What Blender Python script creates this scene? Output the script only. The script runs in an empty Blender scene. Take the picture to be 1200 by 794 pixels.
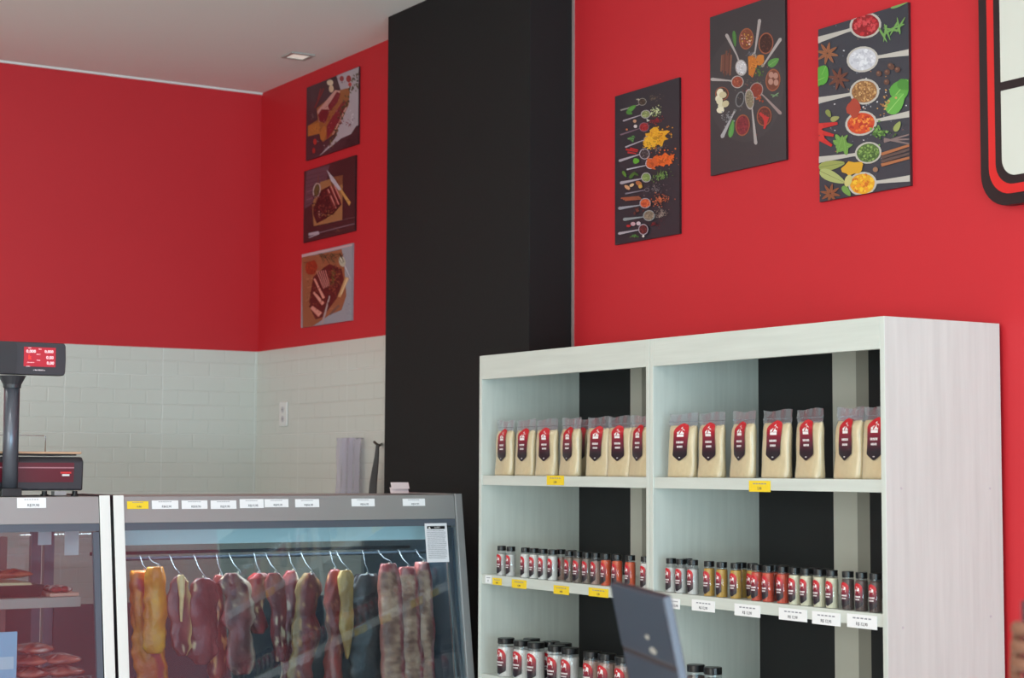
import bpy, math, random
from mathutils import Vector, Matrix, noise
R = random.Random(7)
PI = math.pi
sc = bpy.context.scene
COL = sc.collection

# ------------------------------------------------------------------ camera model
EYE = 1.55
F, YAW, PITCH, ROLL = 2091.66, math.radians(32.1312), math.radians(4.155), math.radians(0.231)
FW = Vector((math.sin(YAW)*math.cos(PITCH), math.cos(YAW)*math.cos(PITCH), math.sin(PITCH)))
RT0 = Vector((math.cos(YAW), -math.sin(YAW), 0)); UP0 = RT0.cross(FW)
RT = math.cos(ROLL)*RT0 + math.sin(ROLL)*UP0
UP = -math.sin(ROLL)*RT0 + math.cos(ROLL)*UP0
ORG = Vector((0, 0, EYE))
def ray(u, v): return FW*F + RT*(u-600) - UP*(v-397)
def on(ax, val, u, v):
    """point where the sight line through photo pixel (u, v) meets the plane axis = val"""
    d = ray(u, v); t = (val-ORG[ax])/d[ax]; return ORG + d*t
# front glass plane of the meat cases: leans back with height
GY, GZ, GK = 5.8, 1.445, 0.15
def on_glass(u, v, off=0.0):
    d = ray(u, v)
    # Y = GY - off - GK*(GZ - z)
    t = (GY - off - GK*(GZ-ORG.z) - ORG.y)/(d.y - GK*d.z); return ORG + d*t

# ------------------------------------------------------------------ materials
def lin(c):
    c = c/255.0; return c/12.92 if c <= 0.04045 else ((c+0.055)/1.055)**2.4
def rgb(*c): return (lin(c[0]), lin(c[1]), lin(c[2]), 1)
MATS = {}
def mat(name, col=(200,200,200), rough=.5, metal=0, spec=.5, emis=None, es=0, bump=0, bscale=60, var=0, vscale=3, vstretch=(1,1,1), vcol=False, alpha=1, coat=0):
    if name in MATS: return MATS[name]
    m = bpy.data.materials.new(name); m.use_nodes = True; nt = m.node_tree; N = nt.nodes; L = nt.links
    b = N['Principled BSDF']
    b.inputs['Base Color'].default_value = rgb(*col); b.inputs['Roughness'].default_value = rough
    b.inputs['Metallic'].default_value = metal; b.inputs['Specular IOR Level'].default_value = spec
    b.inputs['Coat Weight'].default_value = coat
    b.inputs['Alpha'].default_value = alpha
    if emis: b.inputs['Emission Color'].default_value = rgb(*emis); b.inputs['Emission Strength'].default_value = es
    src = None
    if vcol:
        a = N.new('ShaderNodeAttribute'); a.attribute_name = 'Col'; src = a.outputs['Color']
    tc = N.new('ShaderNodeTexCoord'); mp = N.new('ShaderNodeMapping'); L.new(tc.outputs['Object'], mp.inputs['Vector'])
    mp.inputs['Scale'].default_value = vstretch
    if var:
        n = N.new('ShaderNodeTexNoise'); n.inputs['Scale'].default_value = vscale; n.inputs['Detail'].default_value = 6
        L.new(mp.outputs[0], n.inputs['Vector'])
        r = N.new('ShaderNodeMapRange'); r.inputs['From Min'].default_value = .3; r.inputs['From Max'].default_value = .7
        r.inputs['To Min'].default_value = 1-var; r.inputs['To Max'].default_value = 1+var
        L.new(n.outputs['Fac'], r.inputs['Value'])
        x = N.new('ShaderNodeVectorMath'); x.operation = 'SCALE'
        if src: L.new(src, x.inputs[0])
        else: x.inputs[0].default_value = rgb(*col)[:3]
        L.new(r.outputs[0], x.inputs['Scale']); src = x.outputs[0]
    if src: L.new(src, b.inputs['Base Color'])
    if bump:
        n = N.new('ShaderNodeTexNoise'); n.inputs['Scale'].default_value = bscale; n.inputs['Detail'].default_value = 4
        L.new(mp.outputs[0], n.inputs['Vector'])
        bp = N.new('ShaderNodeBump'); bp.inputs['Strength'].default_value = bump; bp.inputs['Distance'].default_value = .004
        L.new(n.outputs['Fac'], bp.inputs['Height']); L.new(bp.outputs[0], b.inputs['Normal'])
    MATS[name] = m; return m
def glass_mat(name, tint=(235,242,242), refl=1.0, rough=0.0, haze=0.0, hazecol=(200,210,220), ior=1.5):
    if name in MATS: return MATS[name]
    m = bpy.data.materials.new(name); m.use_nodes = True; nt = m.node_tree; N = nt.nodes; L = nt.links
    N.remove(N['Principled BSDF']); out = N['Material Output']
    tr = N.new('ShaderNodeBsdfTransparent'); tr.inputs[0].default_value = rgb(*tint)
    gl = N.new('ShaderNodeBsdfGlossy'); gl.inputs['Roughness'].default_value = rough; gl.inputs[0].default_value = (1,1,1,1)
    lw = N.new('ShaderNodeLayerWeight'); lw.inputs['Blend'].default_value = .5
    p5 = N.new('ShaderNodeMath'); p5.operation = 'POWER'; p5.inputs[1].default_value = 5; L.new(lw.outputs['Facing'], p5.inputs[0])
    f0 = ((ior-1)/(ior+1))**2
    ma = N.new('ShaderNodeMath'); ma.operation = 'MULTIPLY_ADD'; ma.inputs[1].default_value = 1-f0; ma.inputs[2].default_value = f0; L.new(p5.outputs[0], ma.inputs[0])
    mu = N.new('ShaderNodeMath'); mu.operation = 'MULTIPLY'; mu.inputs[1].default_value = refl; mu.use_clamp = True
    L.new(ma.outputs[0], mu.inputs[0])
    base = tr.outputs[0]
    if haze:
        di = N.new('ShaderNodeBsdfDiffuse'); di.inputs[0].default_value = rgb(*hazecol)
        mh = N.new('ShaderNodeMixShader'); mh.inputs[0].default_value = haze
        L.new(tr.outputs[0], mh.inputs[1]); L.new(di.outputs[0], mh.inputs[2]); base = mh.outputs[0]
    mx = N.new('ShaderNodeMixShader'); L.new(mu.outputs[0], mx.inputs[0]); L.new(base, mx.inputs[1]); L.new(gl.outputs[0], mx.inputs[2])
    L.new(mx.outputs[0], out.inputs[0]); MATS[name] = m; return m
def tile_mat(name, axis):
    """large ceramic tiles pressed with a running-bond brick relief"""
    m = bpy.data.materials.new(name); m.use_nodes = True; nt = m.node_tree; N = nt.nodes; L = nt.links
    b = N['Principled BSDF']; tc = N.new('ShaderNodeTexCoord'); sp = N.new('ShaderNodeSeparateXYZ'); L.new(tc.outputs['Object'], sp.inputs[0])
    cb = N.new('ShaderNodeCombineXYZ'); L.new(sp.outputs[axis], cb.inputs[0]); L.new(sp.outputs['Z'], cb.inputs[1])
    def brick(w, h, mo, off, loc, sm):
        mp = N.new('ShaderNodeMapping'); mp.inputs['Location'].default_value = loc; L.new(cb.outputs[0], mp.inputs[0])
        t = N.new('ShaderNodeTexBrick'); t.offset = off; t.inputs['Scale'].default_value = 1; t.inputs['Brick Width'].default_value = w
        t.inputs['Row Height'].default_value = h; t.inputs['Mortar Size'].default_value = mo; t.inputs['Mortar Smooth'].default_value = sm
        L.new(mp.outputs[0], t.inputs['Vector']); return t
    u0 = {'X': 2.829, 'Y': 8.167}[axis]; W = {'X': .512, 'Y': .538}[axis]
    big = brick(W, .298, .0026, 0, (-u0 + 20*W, -1.721 + 20*.298, 0), .1)
    sm = brick(W/3, .298/4, .004, .5, (-u0 + 20*W, -1.721 + 20*.298, 0), .6)
    mix = N.new('ShaderNodeMix'); mix.data_type = 'RGBA'; L.new(big.outputs['Fac'], mix.inputs['Factor'])
    mix.inputs['A'].default_value = rgb(214,215,208); mix.inputs['B'].default_value = rgb(228,229,224)
    L.new(mix.outputs['Result'], b.inputs['Base Color']); b.inputs['Roughness'].default_value = .22
    ad = N.new('ShaderNodeMath'); ad.operation = 'ADD'; L.new(big.outputs['Fac'], ad.inputs[0]); L.new(sm.outputs['Fac'], ad.inputs[1])
    bp = N.new('ShaderNodeBump'); bp.invert = True; bp.inputs['Strength'].default_value = .55; bp.inputs['Distance'].default_value = .003
    L.new(ad.outputs[0], bp.inputs['Height']); L.new(bp.outputs[0], b.inputs['Normal'])
    MATS[name] = m; return m

red = mat('red_wall_paint', (201,38,47), .55, spec=.45, bump=.08, bscale=90, var=.02, vscale=1.5)
ceilw = mat('ceiling_paint', (236,230,226), .9, bump=.03)
blackp = mat('black_wall_paint', (25,26,27), .75, bump=.12, bscale=70, spec=.3)
lam = mat('white_wood_laminate', (204,208,201), .45, var=.05, vscale=9, vstretch=(6,6,.35), bump=.1, bscale=30)
lamf = mat('white_wood_laminate_flat_grain', (204,208,201), .45, var=.05, vscale=9, vstretch=(6,.35,6), bump=.1, bscale=30)
backb = mat('black_back_board', (22,23,26), .6)
backg = mat('grey_back_board', (150,148,138), .6)
backw = mat('pale_back_board', (205,203,192), .6)
whitep = mat('white_paint', (232,232,230), .4)
alu = mat('grey_case_metal', (160,160,160), .42, metal=.55)
alud = mat('dark_case_metal', (88,96,108), .4, metal=.3)
steel = mat('steel', (180,182,185), .25, metal=1)
darkp = mat('dark_plastic', (38,38,42), .45)
ink = mat('printed_ink', rough=.38, vcol=True)
paper = mat('white_paper', (238,238,240), .6)
yel = mat('yellow_paper', (240,205,40), .6)
textm = mat('grey_print', (70,70,80), .6)
blk = mat('black_plastic', (20,20,22), .35)
blkcap = mat('black_cap', (18,18,20), .3)

# ------------------------------------------------------------------ mesh builder
def world_loc(o):
    v = Vector((0,0,0))
    while o: v += o.location; o = o.parent
    return v
class MB:
    def __init__(s): s.v = []; s.f = []; s.c = []; s.cur = None
    def add(s, vs, fs, cols=None):
        n = len(s.v); s.v += [Vector(p) for p in vs]; s.f += [tuple(i+n for i in f) for f in fs]
        s.c += cols if cols else [s.cur or (1,1,1,1)]*len(vs); return s
    def box(s, a, b):
        x0,y0,z0 = a; x1,y1,z1 = b
        x0,x1 = min(x0,x1),max(x0,x1); y0,y1 = min(y0,y1),max(y0,y1); z0,z1 = min(z0,z1),max(z0,z1)
        return s.add([(x0,y0,z0),(x1,y0,z0),(x1,y1,z0),(x0,y1,z0),(x0,y0,z1),(x1,y0,z1),(x1,y1,z1),(x0,y1,z1)],
            [(0,3,2,1),(4,5,6,7),(0,1,5,4),(1,2,6,5),(2,3,7,6),(3,0,4,7)])
    def prism(s, pts, d):
        """closed outline pts extruded by vector d"""
        n = len(pts); d = Vector(d); vs = [Vector(p) for p in pts] + [Vector(p)+d for p in pts]
        return s.add(vs, [tuple(range(n))[::-1], tuple(range(n, 2*n))] + [(i, (i+1)%n, n+(i+1)%n, n+i) for i in range(n)])
    def loft(s, rings, cap=True, closed=True, cols=None):
        n = len(rings[0]); vs = [p for r in rings for p in r]; fs = []
        for k in range(len(rings)-1):
            for i in range(n if closed else n-1):
                j = (i+1)%n; fs.append((k*n+i, k*n+j, (k+1)*n+j, (k+1)*n+i))
        if cap and closed: fs += [tuple(range(n))[::-1], tuple(range(len(vs)-n, len(vs)))]
        return s.add(vs, fs, cols)
    def lathe(s, prof, c=(0,0,0), n=24, cap=True):
        return s.loft([[(c[0]+r*math.cos(2*PI*i/n), c[1]+r*math.sin(2*PI*i/n), c[2]+z) for i in range(n)] for r, z in prof], cap)
    def tube(s, pts, r, n=8):
        pts = [Vector(p) for p in pts]; rings = []; u = None
        for i, p in enumerate(pts):
            t = (pts[min(i+1, len(pts)-1)] - pts[max(i-1, 0)]).normalized()
            if u is None: u = t.orthogonal().normalized()
            u = (u - t*u.dot(t)).normalized(); w = t.cross(u)
            rr = r[i] if isinstance(r, (list, tuple)) else r
            rings.append([p + (u*math.cos(2*PI*k/n)+w*math.sin(2*PI*k/n))*rr for k in range(n)])
        return s.loft(rings)
    def build(s, name, m, parent=None, bevel=0, smooth=False, label=None, seg=2):
        if parent is None:
            xs = [p.x for p in s.v]; ys = [p.y for p in s.v]; o0 = Vector(((min(xs)+max(xs))/2, (min(ys)+max(ys))/2, min(p.z for p in s.v)))
        else: o0 = world_loc(parent)
        me = bpy.data.meshes.new(name); me.from_pydata([p-o0 for p in s.v], [], s.f)
        ca = me.color_attributes.new('Col', 'FLOAT_COLOR', 'POINT')
        for i, c in enumerate(s.c): ca.data[i].color = c
        me.materials.append(m)
        if smooth:
            for p in me.polygons: p.use_smooth = True
        o = bpy.data.objects.new(name, me); COL.objects.link(o)
        if parent is None: o.location = o0
        else: o.parent = parent
        if bevel:
            b = o.modifiers.new('bevel', 'BEVEL'); b.width = bevel; b.segments = seg; b.limit_method = 'ANGLE'
        if label: o['label'] = label
        return o
def tag(o, label, cat, group=None):
    o['label'] = label; o['category'] = cat
    if group: o['group'] = group
    return o
def struct(o): o['kind'] = 'structure'; return o
def thing(name, label, cat, loc, group=None):
    o = bpy.data.objects.new(name, None); COL.objects.link(o); o.location = loc; o.empty_display_size = .05
    return tag(o, label, cat, group)
def copy_tree(o, parent=None):
    c = o.copy(); COL.objects.link(c); c.parent = parent
    for ch in list(KIDS.get(o.name, [])):
        KIDS.setdefault(c.name, []).append(copy_tree(ch, c))
    return c
KIDS = {}
def index_kids():
    KIDS.clear()
    for o in COL.objects:
        if o.parent: KIDS.setdefault(o.parent.name, []).append(o)
FACE_NX = Matrix(((0,0,-1),(-1,0,0),(0,1,0)))      # writing that faces -X
FACE_NY = Matrix(((1,0,0),(0,0,-1),(0,1,0)))       # writing that faces -Y
TXT = {}
def text_mesh(body, size, m, align='CENTER'):
    k = (body, size, m.name, align)
    if k in TXT: return TXT[k]
    cu = bpy.data.curves.new('writing', 'FONT'); cu.body = body; cu.size = size; cu.align_x = align; cu.align_y = 'CENTER'
    cu.resolution_u = 2; cu.extrude = .0002
    o = bpy.data.objects.new('writing', cu); COL.objects.link(o); dg = bpy.context.evaluated_depsgraph_get(); dg.update()
    me = bpy.data.meshes.new_from_object(o.evaluated_get(dg)); me.name = 'writing'; me.materials.clear(); me.materials.append(m)
    bpy.data.objects.remove(o); TXT[k] = me; return me
def writing(body, size, m, pos, basis, parent, name='writing', align='CENTER'):
    o = bpy.data.objects.new(name, text_mesh(body, size, m, align)); COL.objects.link(o); o.parent = parent
    mt = basis.to_4x4(); mt.translation = Vector(pos) - world_loc(parent); o.matrix_local = mt; return o
def disc(c, r, n=16, basis=FACE_NX): return [Vector(c)+basis@Vector((r*math.cos(2*PI*i/n), r*math.sin(2*PI*i/n), 0)) for i in range(n)]

# ------------------------------------------------------------------ room
XW, YB, H = 3.87, 8.685, 3.543
XL, YF = -3.6, -3.2
TT = 2.16
struct(MB().box((XL-.2, YF-.2, -.1), (XW+.2, YB+.2, 0)).build('floor', mat('floor_tiles', (205,202,196), .3, var=.05, vscale=2)))
ceil_ = struct(MB().box((XL-.2, YF-.2, H), (XW+.2, YB+.2, H+.12)).build('ceiling', ceilw))
wb = struct(MB().box((XL, YB, 0), (XW, YB+.15, H)).build('wall_back', red))
MB().box((XL, YB-.006, 0), (XW, YB, TT)).build('tile_cladding', tile_mat('brick_relief_tiles_back', 'X'), wb).location = (0,0,0)
wr = struct(MB().box((XW, YF, 0), (XW+.15, YB+.15, H)).build('wall_right', red))
MB().box((XW-.006, 6.9, 0), (XW, YB-.006, TT)).build('tile_cladding', tile_mat('brick_relief_tiles_side', 'Y'), wr)
# the tile shader reads object coordinates: bring both claddings to a world-aligned origin
for o in COL.objects:
    if o.name.startswith('tile_cladding'):
        off = world_loc(o.parent)
        for v in o.data.vertices: v.co += off
        o.location = -off
struct(MB().box((XL-.15, YF, 0), (XL, YB, H)).build('wall_left', mat('pale_wall_paint', (222,218,210), .8)))
struct(MB().box((3.67, 5.722, 0), (XW, 6.885, H)).build('wall_column', blackp, bevel=.002))
# glazed shop front behind the camera: piers, sill, head, mullions and panes
wf = MB(); wf.box((XL, YF-.15, 0), (XW, YF, .25)); wf.box((XL, YF-.15, 3.1), (XW, YF, H)); wf.box((XL, YF-.15, .25), (-3.3, YF, 3.1)); wf.box((3.6, YF-.15, .25), (XW, YF, 3.1))
struct(wf.build('wall_front', mat('pale_wall_paint')))
for k in range(3):
    x0 = -3.3 + k*2.3; x1 = x0+2.3; fr = MB()
    for a, b in (((x0, .25), (x0+.05, 3.1)), ((x1-.05, .25), (x1, 3.1)), ((x0+.05, .25), (x1-.05, .3)), ((x0+.05, 3.05), (x1-.05, 3.1)), ((x0+.05, 2.2), (x1-.05, 2.25))):
        fr.box((a[0], YF-.1, a[1]), (b[0], YF-.04, b[1]))
    w = struct(fr.build('window_%d' % (k+1), alud))
    MB().box((x0+.05, YF-.075, .3), (x1-.05, YF-.069, 3.05)).build('pane', glass_mat('shopfront_glass', refl=.6), w)
struct(MB().box((XL, YB-.012, H-.010), (XW, YB, H)).build('trim_1', whitep))
struct(MB().box((XW-.005, 5.708, 0), (XW, 5.7215, H)).build('trim_2', mat('pale_edge', (150,130,128), .6)))

# recessed downlight
dl = thing('ceiling_downlight', 'small square recessed downlight in the pale ceiling above the corner meat pictures', 'ceiling light', (3.655, 7.78, H-.004))
f = MB(); c = (3.655, 7.78); a, b = .062, .045
for q in (((-a,-a),(a,-b)), ((-a,b),(a,a)), ((-a,-b),(-b,b)), ((b,-b),(a,b))): f.box((c[0]+q[0][0], c[1]+q[0][1], H-.008), (c[0]+q[1][0], c[1]+q[1][1], H))
f.build('frame', mat('downlight_frame', (170,165,160), .4), dl)
MB().box((c[0]-b, c[1]-b, H-.004), (c[0]+b, c[1]+b, H)).build('diffuser', mat('downlight_glass', (235,235,230), .3, emis=(255,245,230), es=.35), dl)

# ------------------------------------------------------------------ pictures
class Art:
    """a printed sheet: flat shapes laid on the board plane; (ox, oy, s) reads shape positions off the print"""
    def __init__(s, y0, y1, z0, z1, ox, oy, sc_, bg):
        k = (XW-.01)/XW; y0, y1, z0, z1 = y0*k, y1*k, EYE+(z0-EYE)*k, EYE+(z1-EYE)*k   # sizes were taken at the wall; the print stands 1 cm proud of it
        s.y0, s.y1, s.z0, s.z1, s.ox, s.oy, s.s = y0, y1, z0, z1, ox, oy, sc_
        s.mb = MB(); s.k = 0; s.X = XW-.01
        s.poly_w([(y1, z0), (y0, z0), (y0, z1), (y1, z1)], bg)
    def poly_w(s, pts, col):
        s.k += 1; x = s.X - .0003 - s.k*4e-6; n = len(pts)
        col = rgb(*col)
        s.mb.add([(x, min(max(p[0], s.y0), s.y1), min(max(p[1], s.z0), s.z1)) for p in pts], [tuple(range(n))], [col]*n)
    def P(s, cx, cy):
        p = on(0, XW-.01, s.ox+cx/s.s, s.oy+cy/s.s); return (p.y, p.z)
    def poly(s, pts, col): s.poly_w([s.P(*p) for p in pts], col)
    def blob(s, cx, cy, rx, ry, col, ang=0, n=14, jit=0):
        a = math.radians(ang); pts = []
        for i in range(n):
            t = 2*PI*i/n; q = 1+R.uniform(-jit, jit); x, y = rx*q*math.cos(t), ry*q*math.sin(t)
            pts.append((cx+x*math.cos(a)-y*math.sin(a), cy+x*math.sin(a)+y*math.cos(a)))
        s.poly(pts, col)
    def line(s, a, b, w0, w1, col):
        dx, dy = b[0]-a[0], b[1]-a[1]; l = math.hypot(dx, dy) or 1; nx, ny = -dy/l, dx/l
        s.poly([(a[0]+nx*w0, a[1]+ny*w0), (b[0]+nx*w1, b[1]+ny*w1), (b[0]-nx*w1, b[1]-ny*w1), (a[0]-nx*w0, a[1]-ny*w0)], col)
    def scatter(s, cx, cy, rx, ry, n, size, cols, ang=0, gauss=True):
        a = math.radians(ang)
        for i in range(n):
            r_ = abs(R.gauss(0, .5)) if gauss else math.sqrt(R.random()); t = R.uniform(0, 2*PI)
            x, y = rx*r_*math.cos(t), ry*r_*math.sin(t); z = size*R.uniform(.6, 1.3)
            s.blob(cx+x*math.cos(a)-y*math.sin(a), cy+x*math.sin(a)+y*math.cos(a), z, z*R.uniform(.6, 1), R.choice(cols), R.uniform(0, 180), 6, .15)
    def leaf(s, cx, cy, l, w, ang, col, vein=None):
        a = math.radians(ang); pts = []
        for i in range(16):
            t = 2*PI*i/16; x = l*math.cos(t); y = w*math.sin(t)*(1-.35*math.cos(t))
            pts.append((cx+x*math.cos(a)-y*math.sin(a), cy+x*math.sin(a)+y*math.cos(a)))
        s.poly(pts, col)
        if vein: s.line((cx-l*math.cos(a), cy-l*math.sin(a)), (cx+l*math.cos(a), cy+l*math.sin(a)), w*.06, w*.03, vein)
    def spoon(s, h0, h1, b, rx, ry, ang, metal, fill, grain=None, gn=0, gs=1, hw=(3,1.5)):
        s.line(h0, h1, hw[0], hw[1], metal); s.blob(h0[0], h0[1], hw[0]*1.6, hw[0]*1.1, metal, math.degrees(math.atan2(h1[1]-h0[1], h1[0]-h0[0])))
        s.line(h1, b, hw[1], hw[1]*1.6, metal)
        s.blob(b[0], b[1], rx, ry, metal, ang, 20); s.blob(b[0], b[1], rx*.86, ry*.86, fill, ang, 18, .02)
        if grain: s.scatter(b[0], b[1], rx*.75, ry*.75, gn, gs, grain, ang, False)
    def star(s, cx, cy, r, col, n=8):
        for i in range(n):
            t = 2*PI*i/n + .2; s.leaf(cx+r*.55*math.cos(t), cy+r*.55*math.sin(t), r*.5, r*.14, math.degrees(t), col, (60,30,20))
    def finish(s, name, label, side, group):
        y0, y1, z0, z1 = s.y0, s.y1, s.z0, s.z1
        t = thing(name, label, 'picture', (XW-.001, (y0+y1)/2, z0), group)
        MB().box((s.X, y0, z0), (XW-.0005, y1, z1)).build('board', mat('board_'+name+str(side[0]), side, .5), t)
        s.mb.build('print', ink, t)
G1 = 'meat pictures on the corner wall'; G2 = 'spice pictures on the red wall'
# --- raw steaks
A = Art(7.555, 8.13, 3.098, 3.473, 345, 75, 6.9, (62,42,50))
A.poly([(340,90),(530,20),(530,520),(470,560),(380,600),(200,745),(330,600),(400,300)], (176,168,176))
A.poly([(500,500),(530,490),(530,650),(380,700)], (50,34,40))
A.poly([(180,360),(350,215),(450,190),(440,330),(330,560),(230,630),(190,540),(110,580),(110,500),(190,450)], (150,92,48))
A.poly([(110,500),(200,470),(210,560),(110,585)], (176,110,50))
A.poly([(185,380),(330,210),(370,215),(360,260),(300,340),(200,470)], (196,150,140))
A.poly([(270,340),(345,222),(372,240),(350,310),(290,380)], (120,28,40)); A.poly([(190,410),(220,365),(290,370),(250,480),(200,460)], (112,24,36))
A.poly([(262,500),(330,390),(400,290),(428,310),(410,370),(330,520),(262,610)], (126,30,42))
A.line((420,350),(310,570),5,4,(206,160,150)); A.scatter(310,400,110,130,40,3.5,[(170,80,90),(150,50,60),(90,18,28)],-60,False)
for i in range(90):
    t = R.random(); A.blob(505-205*t+R.uniform(-22,22), 70+600*t**1.1+R.uniform(-12,12), 11, 5, R.choice([(92,84,50),(70,66,38),(112,100,62),(58,52,34)]), R.uniform(40,110), 6)
A.scatter(520,180,40,90,25,8,[(70,66,38),(96,88,54)])
A.blob(290,150,26,24,(214,196,170)); A.blob(300,200,20,30,(206,180,150)); A.blob(384,118,18,22,(150,60,60)); A.blob(440,120,20,28,(160,50,48)); A.blob(450,165,14,16,(190,60,50))
A.line((240,195),(165,355),6,5,(120,34,34)); A.line((215,200),(190,290),4,3,(140,44,40)); A.blob(168,628,14,24,(176,48,40)); A.blob(158,700,12,22,(160,40,36)); A.blob(235,560,24,60,(180,110,52),10)
A.scatter(150,420,50,60,16,3,[(150,130,130),(100,80,84)]); A.scatter(280,670,60,60,14,5,[(210,200,206),(120,100,110)])
for i in range(26):   # marbling
    q = R.random(); x = 300+R.uniform(-70,110); y = 400+R.uniform(-150,170); A.line((x,y),(x+R.uniform(4,16),y+R.uniform(-18,-4)),1.6,.6,R.choice([(200,140,136),(176,96,100)]))
A.scatter(340,430,60,140,60,5,[(96,18,28),(140,40,52),(120,26,38)],-60,False)
A.scatter(180,520,60,40,26,5,[(140,84,40),(196,130,64)]); A.scatter(300,120,200,50,40,4,[(70,50,58),(50,34,40)]); A.scatter(440,620,60,40,20,5,[(40,28,34),(66,48,54)]); A.scatter(470,440,30,80,24,7,[(196,190,198),(150,142,152)])
A.finish('wall_picture', 'print of raw marbled steaks with rosemary, topmost of the three meat pictures', (60,30,34), G1)
# --- roast with knife
A = Art(7.58, 8.148, 2.682, 3.047, 345, 180, 7.22, (56,32,36))
A.poly([(100,150),(300,90),(250,330),(130,440),(85,470)], (92,66,78))
for i in range(8): A.line((100,190+i*34),(260-i*10,150+i*34),3,2,R.choice([(120,92,104),(78,50,60)]))
A.poly([(150,430),(220,240),(410,180),(405,560),(165,612)], (158,112,72)); A.poly([(300,200),(410,182),(408,260),(320,290)], (120,76,50))
A.poly([(160,470),(225,310),(300,270),(370,330),(400,430),(330,510),(250,560),(190,590),(160,520)], (66,24,26)); A.scatter(260,420,100,110,60,9,[(88,34,34),(52,16,20),(104,50,44)],-30,False)
for a, b in (((280,300),(350,465)), ((305,275),(372,430)), ((335,270),(385,380))): A.line(a,b,12,12,(120,44,42)); A.line((a[0]+5,a[1]),(b[0]+5,b[1]),4,4,(206,140,130))
A.poly([(275,135),(345,220),(400,305),(375,310),(310,230)], (186,180,190)); A.poly([(385,310),(400,300),(478,410),(465,442)], (196,146,84))
A.blob(190,310,32,66,(180,168,166),8); A.blob(190,310,24,56,(86,78,44),8); A.line((200,250),(206,180),5,3,(100,64,52))
A.line((125,690),(515,590),4,4,(120,104,116)); A.line((320,580),(515,535),2,2,(110,80,86)); A.poly([(120,672),(205,655),(212,680),(185,690),(125,715),(120,708),(175,685),(122,694)], (170,160,172))
A.scatter(370,650,50,20,14,6,[(100,70,60),(84,52,44)]); A.scatter(210,520,40,60,12,5,[(190,160,150),(150,100,80)])
A.scatter(250,430,110,120,120,7,[(60,18,20),(96,40,38),(44,12,16),(120,60,50)],-30,False); A.scatter(290,520,90,60,30,4,[(176,130,84),(140,96,60)])
for i in range(40): x = R.uniform(100,500); y = R.uniform(120,700); A.line((x,y),(x+R.uniform(20,70),y-R.uniform(4,14)),1.4,.6,R.choice([(72,46,50),(48,26,30)])) if not (150 < x < 410 and 200 < y < 620) else None
A.finish('wall_picture', 'dark print of a sliced roast and knife on a board, middle of three meat pictures', (46,24,28), G1)
# --- sliced meat with herbs
A = Art(7.603, 8.163, 2.254, 2.625, 345, 280, 7.22, (150,152,162))
A.poly([(60,150),(200,130),(400,85),(420,180),(440,480),(400,600),(300,640),(160,740),(70,752)], (150,92,62)); A.poly([(60,130),(495,40),(495,55),(60,155)], (200,170,176))
for i in range(7): A.line((80+i*10,200+i*70),(150+i*30,190+i*66),5,3,R.choice([(170,112,80),(124,72,50)]))
A.blob(145,240,50,62,(150,50,26),10,14,.12); A.scatter(145,235,40,50,20,6,[(176,70,36),(120,36,20)],0,False)
A.poly([(120,560),(160,320),(250,240),(300,210),(400,250),(420,340),(360,500),(240,660),(180,680)], (88,30,28)); A.scatter(330,350,70,130,80,9,[(112,52,40),(76,24,24),(134,66,48)],10,False)
for a, b, w in (((170,335),(250,500),13), ((165,450),(245,550),17), ((145,575),(220,640),26)): A.line(a,b,w*.6,w,(198,120,104)); A.line(a,b,w*.4,w*.7,(214,148,134))
for q in range(5): A.line((190+q*18,270-q*2),(250+q*12,420-q*6),4,4,(190,124,116))
A.line((235,720),(300,480),9,6,(170,150,150)); A.line((300,640),(380,560),8,10,(120,84,72)); A.line((380,490),(450,325),12,16,(196,152,104)); A.line((395,470),(452,330),5,7,(220,190,150))
A.blob(405,190,28,46,(180,178,160),-15); A.blob(404,170,16,20,(214,210,190)); A.line((430,230),(492,360),3,3,(220,220,226))
for i in range(55):
    t = R.random(); A.line((200+200*t,140+R.uniform(-24,24)),(230+200*t,150+R.uniform(-40,60)),2,1,R.choice([(60,56,36),(86,80,48),(50,40,30)]))
for i in range(20): A.line((320+R.uniform(-15,15),250+i*7),(335+R.uniform(-20,20),262+i*7),3,1,(90,90,40))
A.scatter(200,480,90,160,60,5,[(110,40,34),(150,84,60),(80,24,22)],-20,False); A.scatter(340,330,50,120,70,5,[(120,60,44),(70,22,22),(150,90,60)],10,False); A.scatter(110,500,40,200,40,5,[(170,112,80),(130,78,52)]); A.scatter(460,560,40,160,26,6,[(160,164,172),(140,142,152)])
A.finish('wall_picture', 'lighter print of sliced roast meat with herbs on grey, lowest of three meat pictures', (150,150,160), G1)

ME = (170,160,170)
# --- spoons in a column
A = Art(5.04, 5.437, 2.389, 2.954, 700, 70, 3.45, (44,42,50))
def heap(cx, cy, rx, ry, col, cols, n, ang=-12):
    A.blob(cx, cy, rx, ry, col, ang, 26, .28); A.scatter(cx, cy, rx*1.35, ry*1.4, n*2, 3.0, cols+[col], ang)
    A.scatter(cx-rx*.1, cy+ry*.15, rx*.7, ry*.5, n//2, 3.4, [tuple(int(c*.82) for c in col)], ang)
A.spoon((98,203),(165,183),(182,170),17,15,-10,(150,146,140),(60,48,40),[(100,84,70),(46,34,28)],20,2.2); A.scatter(232,155,34,22,60,2.2,[(88,80,70),(110,98,84),(60,52,46)],-12)
A.leaf(140,196,20,9,-35,(82,140,60),(120,170,90)); A.leaf(130,214,13,8,20,(74,128,56)); A.scatter(165,160,10,6,7,3,[(190,180,160)])
A.spoon((108,246),(175,224),(196,220),20,17,-10,ME,(130,140,90),[(170,176,120),(110,124,70)],20,2.6); A.scatter(240,208,30,20,70,3,[(170,180,130),(196,200,160),(120,140,80)],-12)
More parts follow.
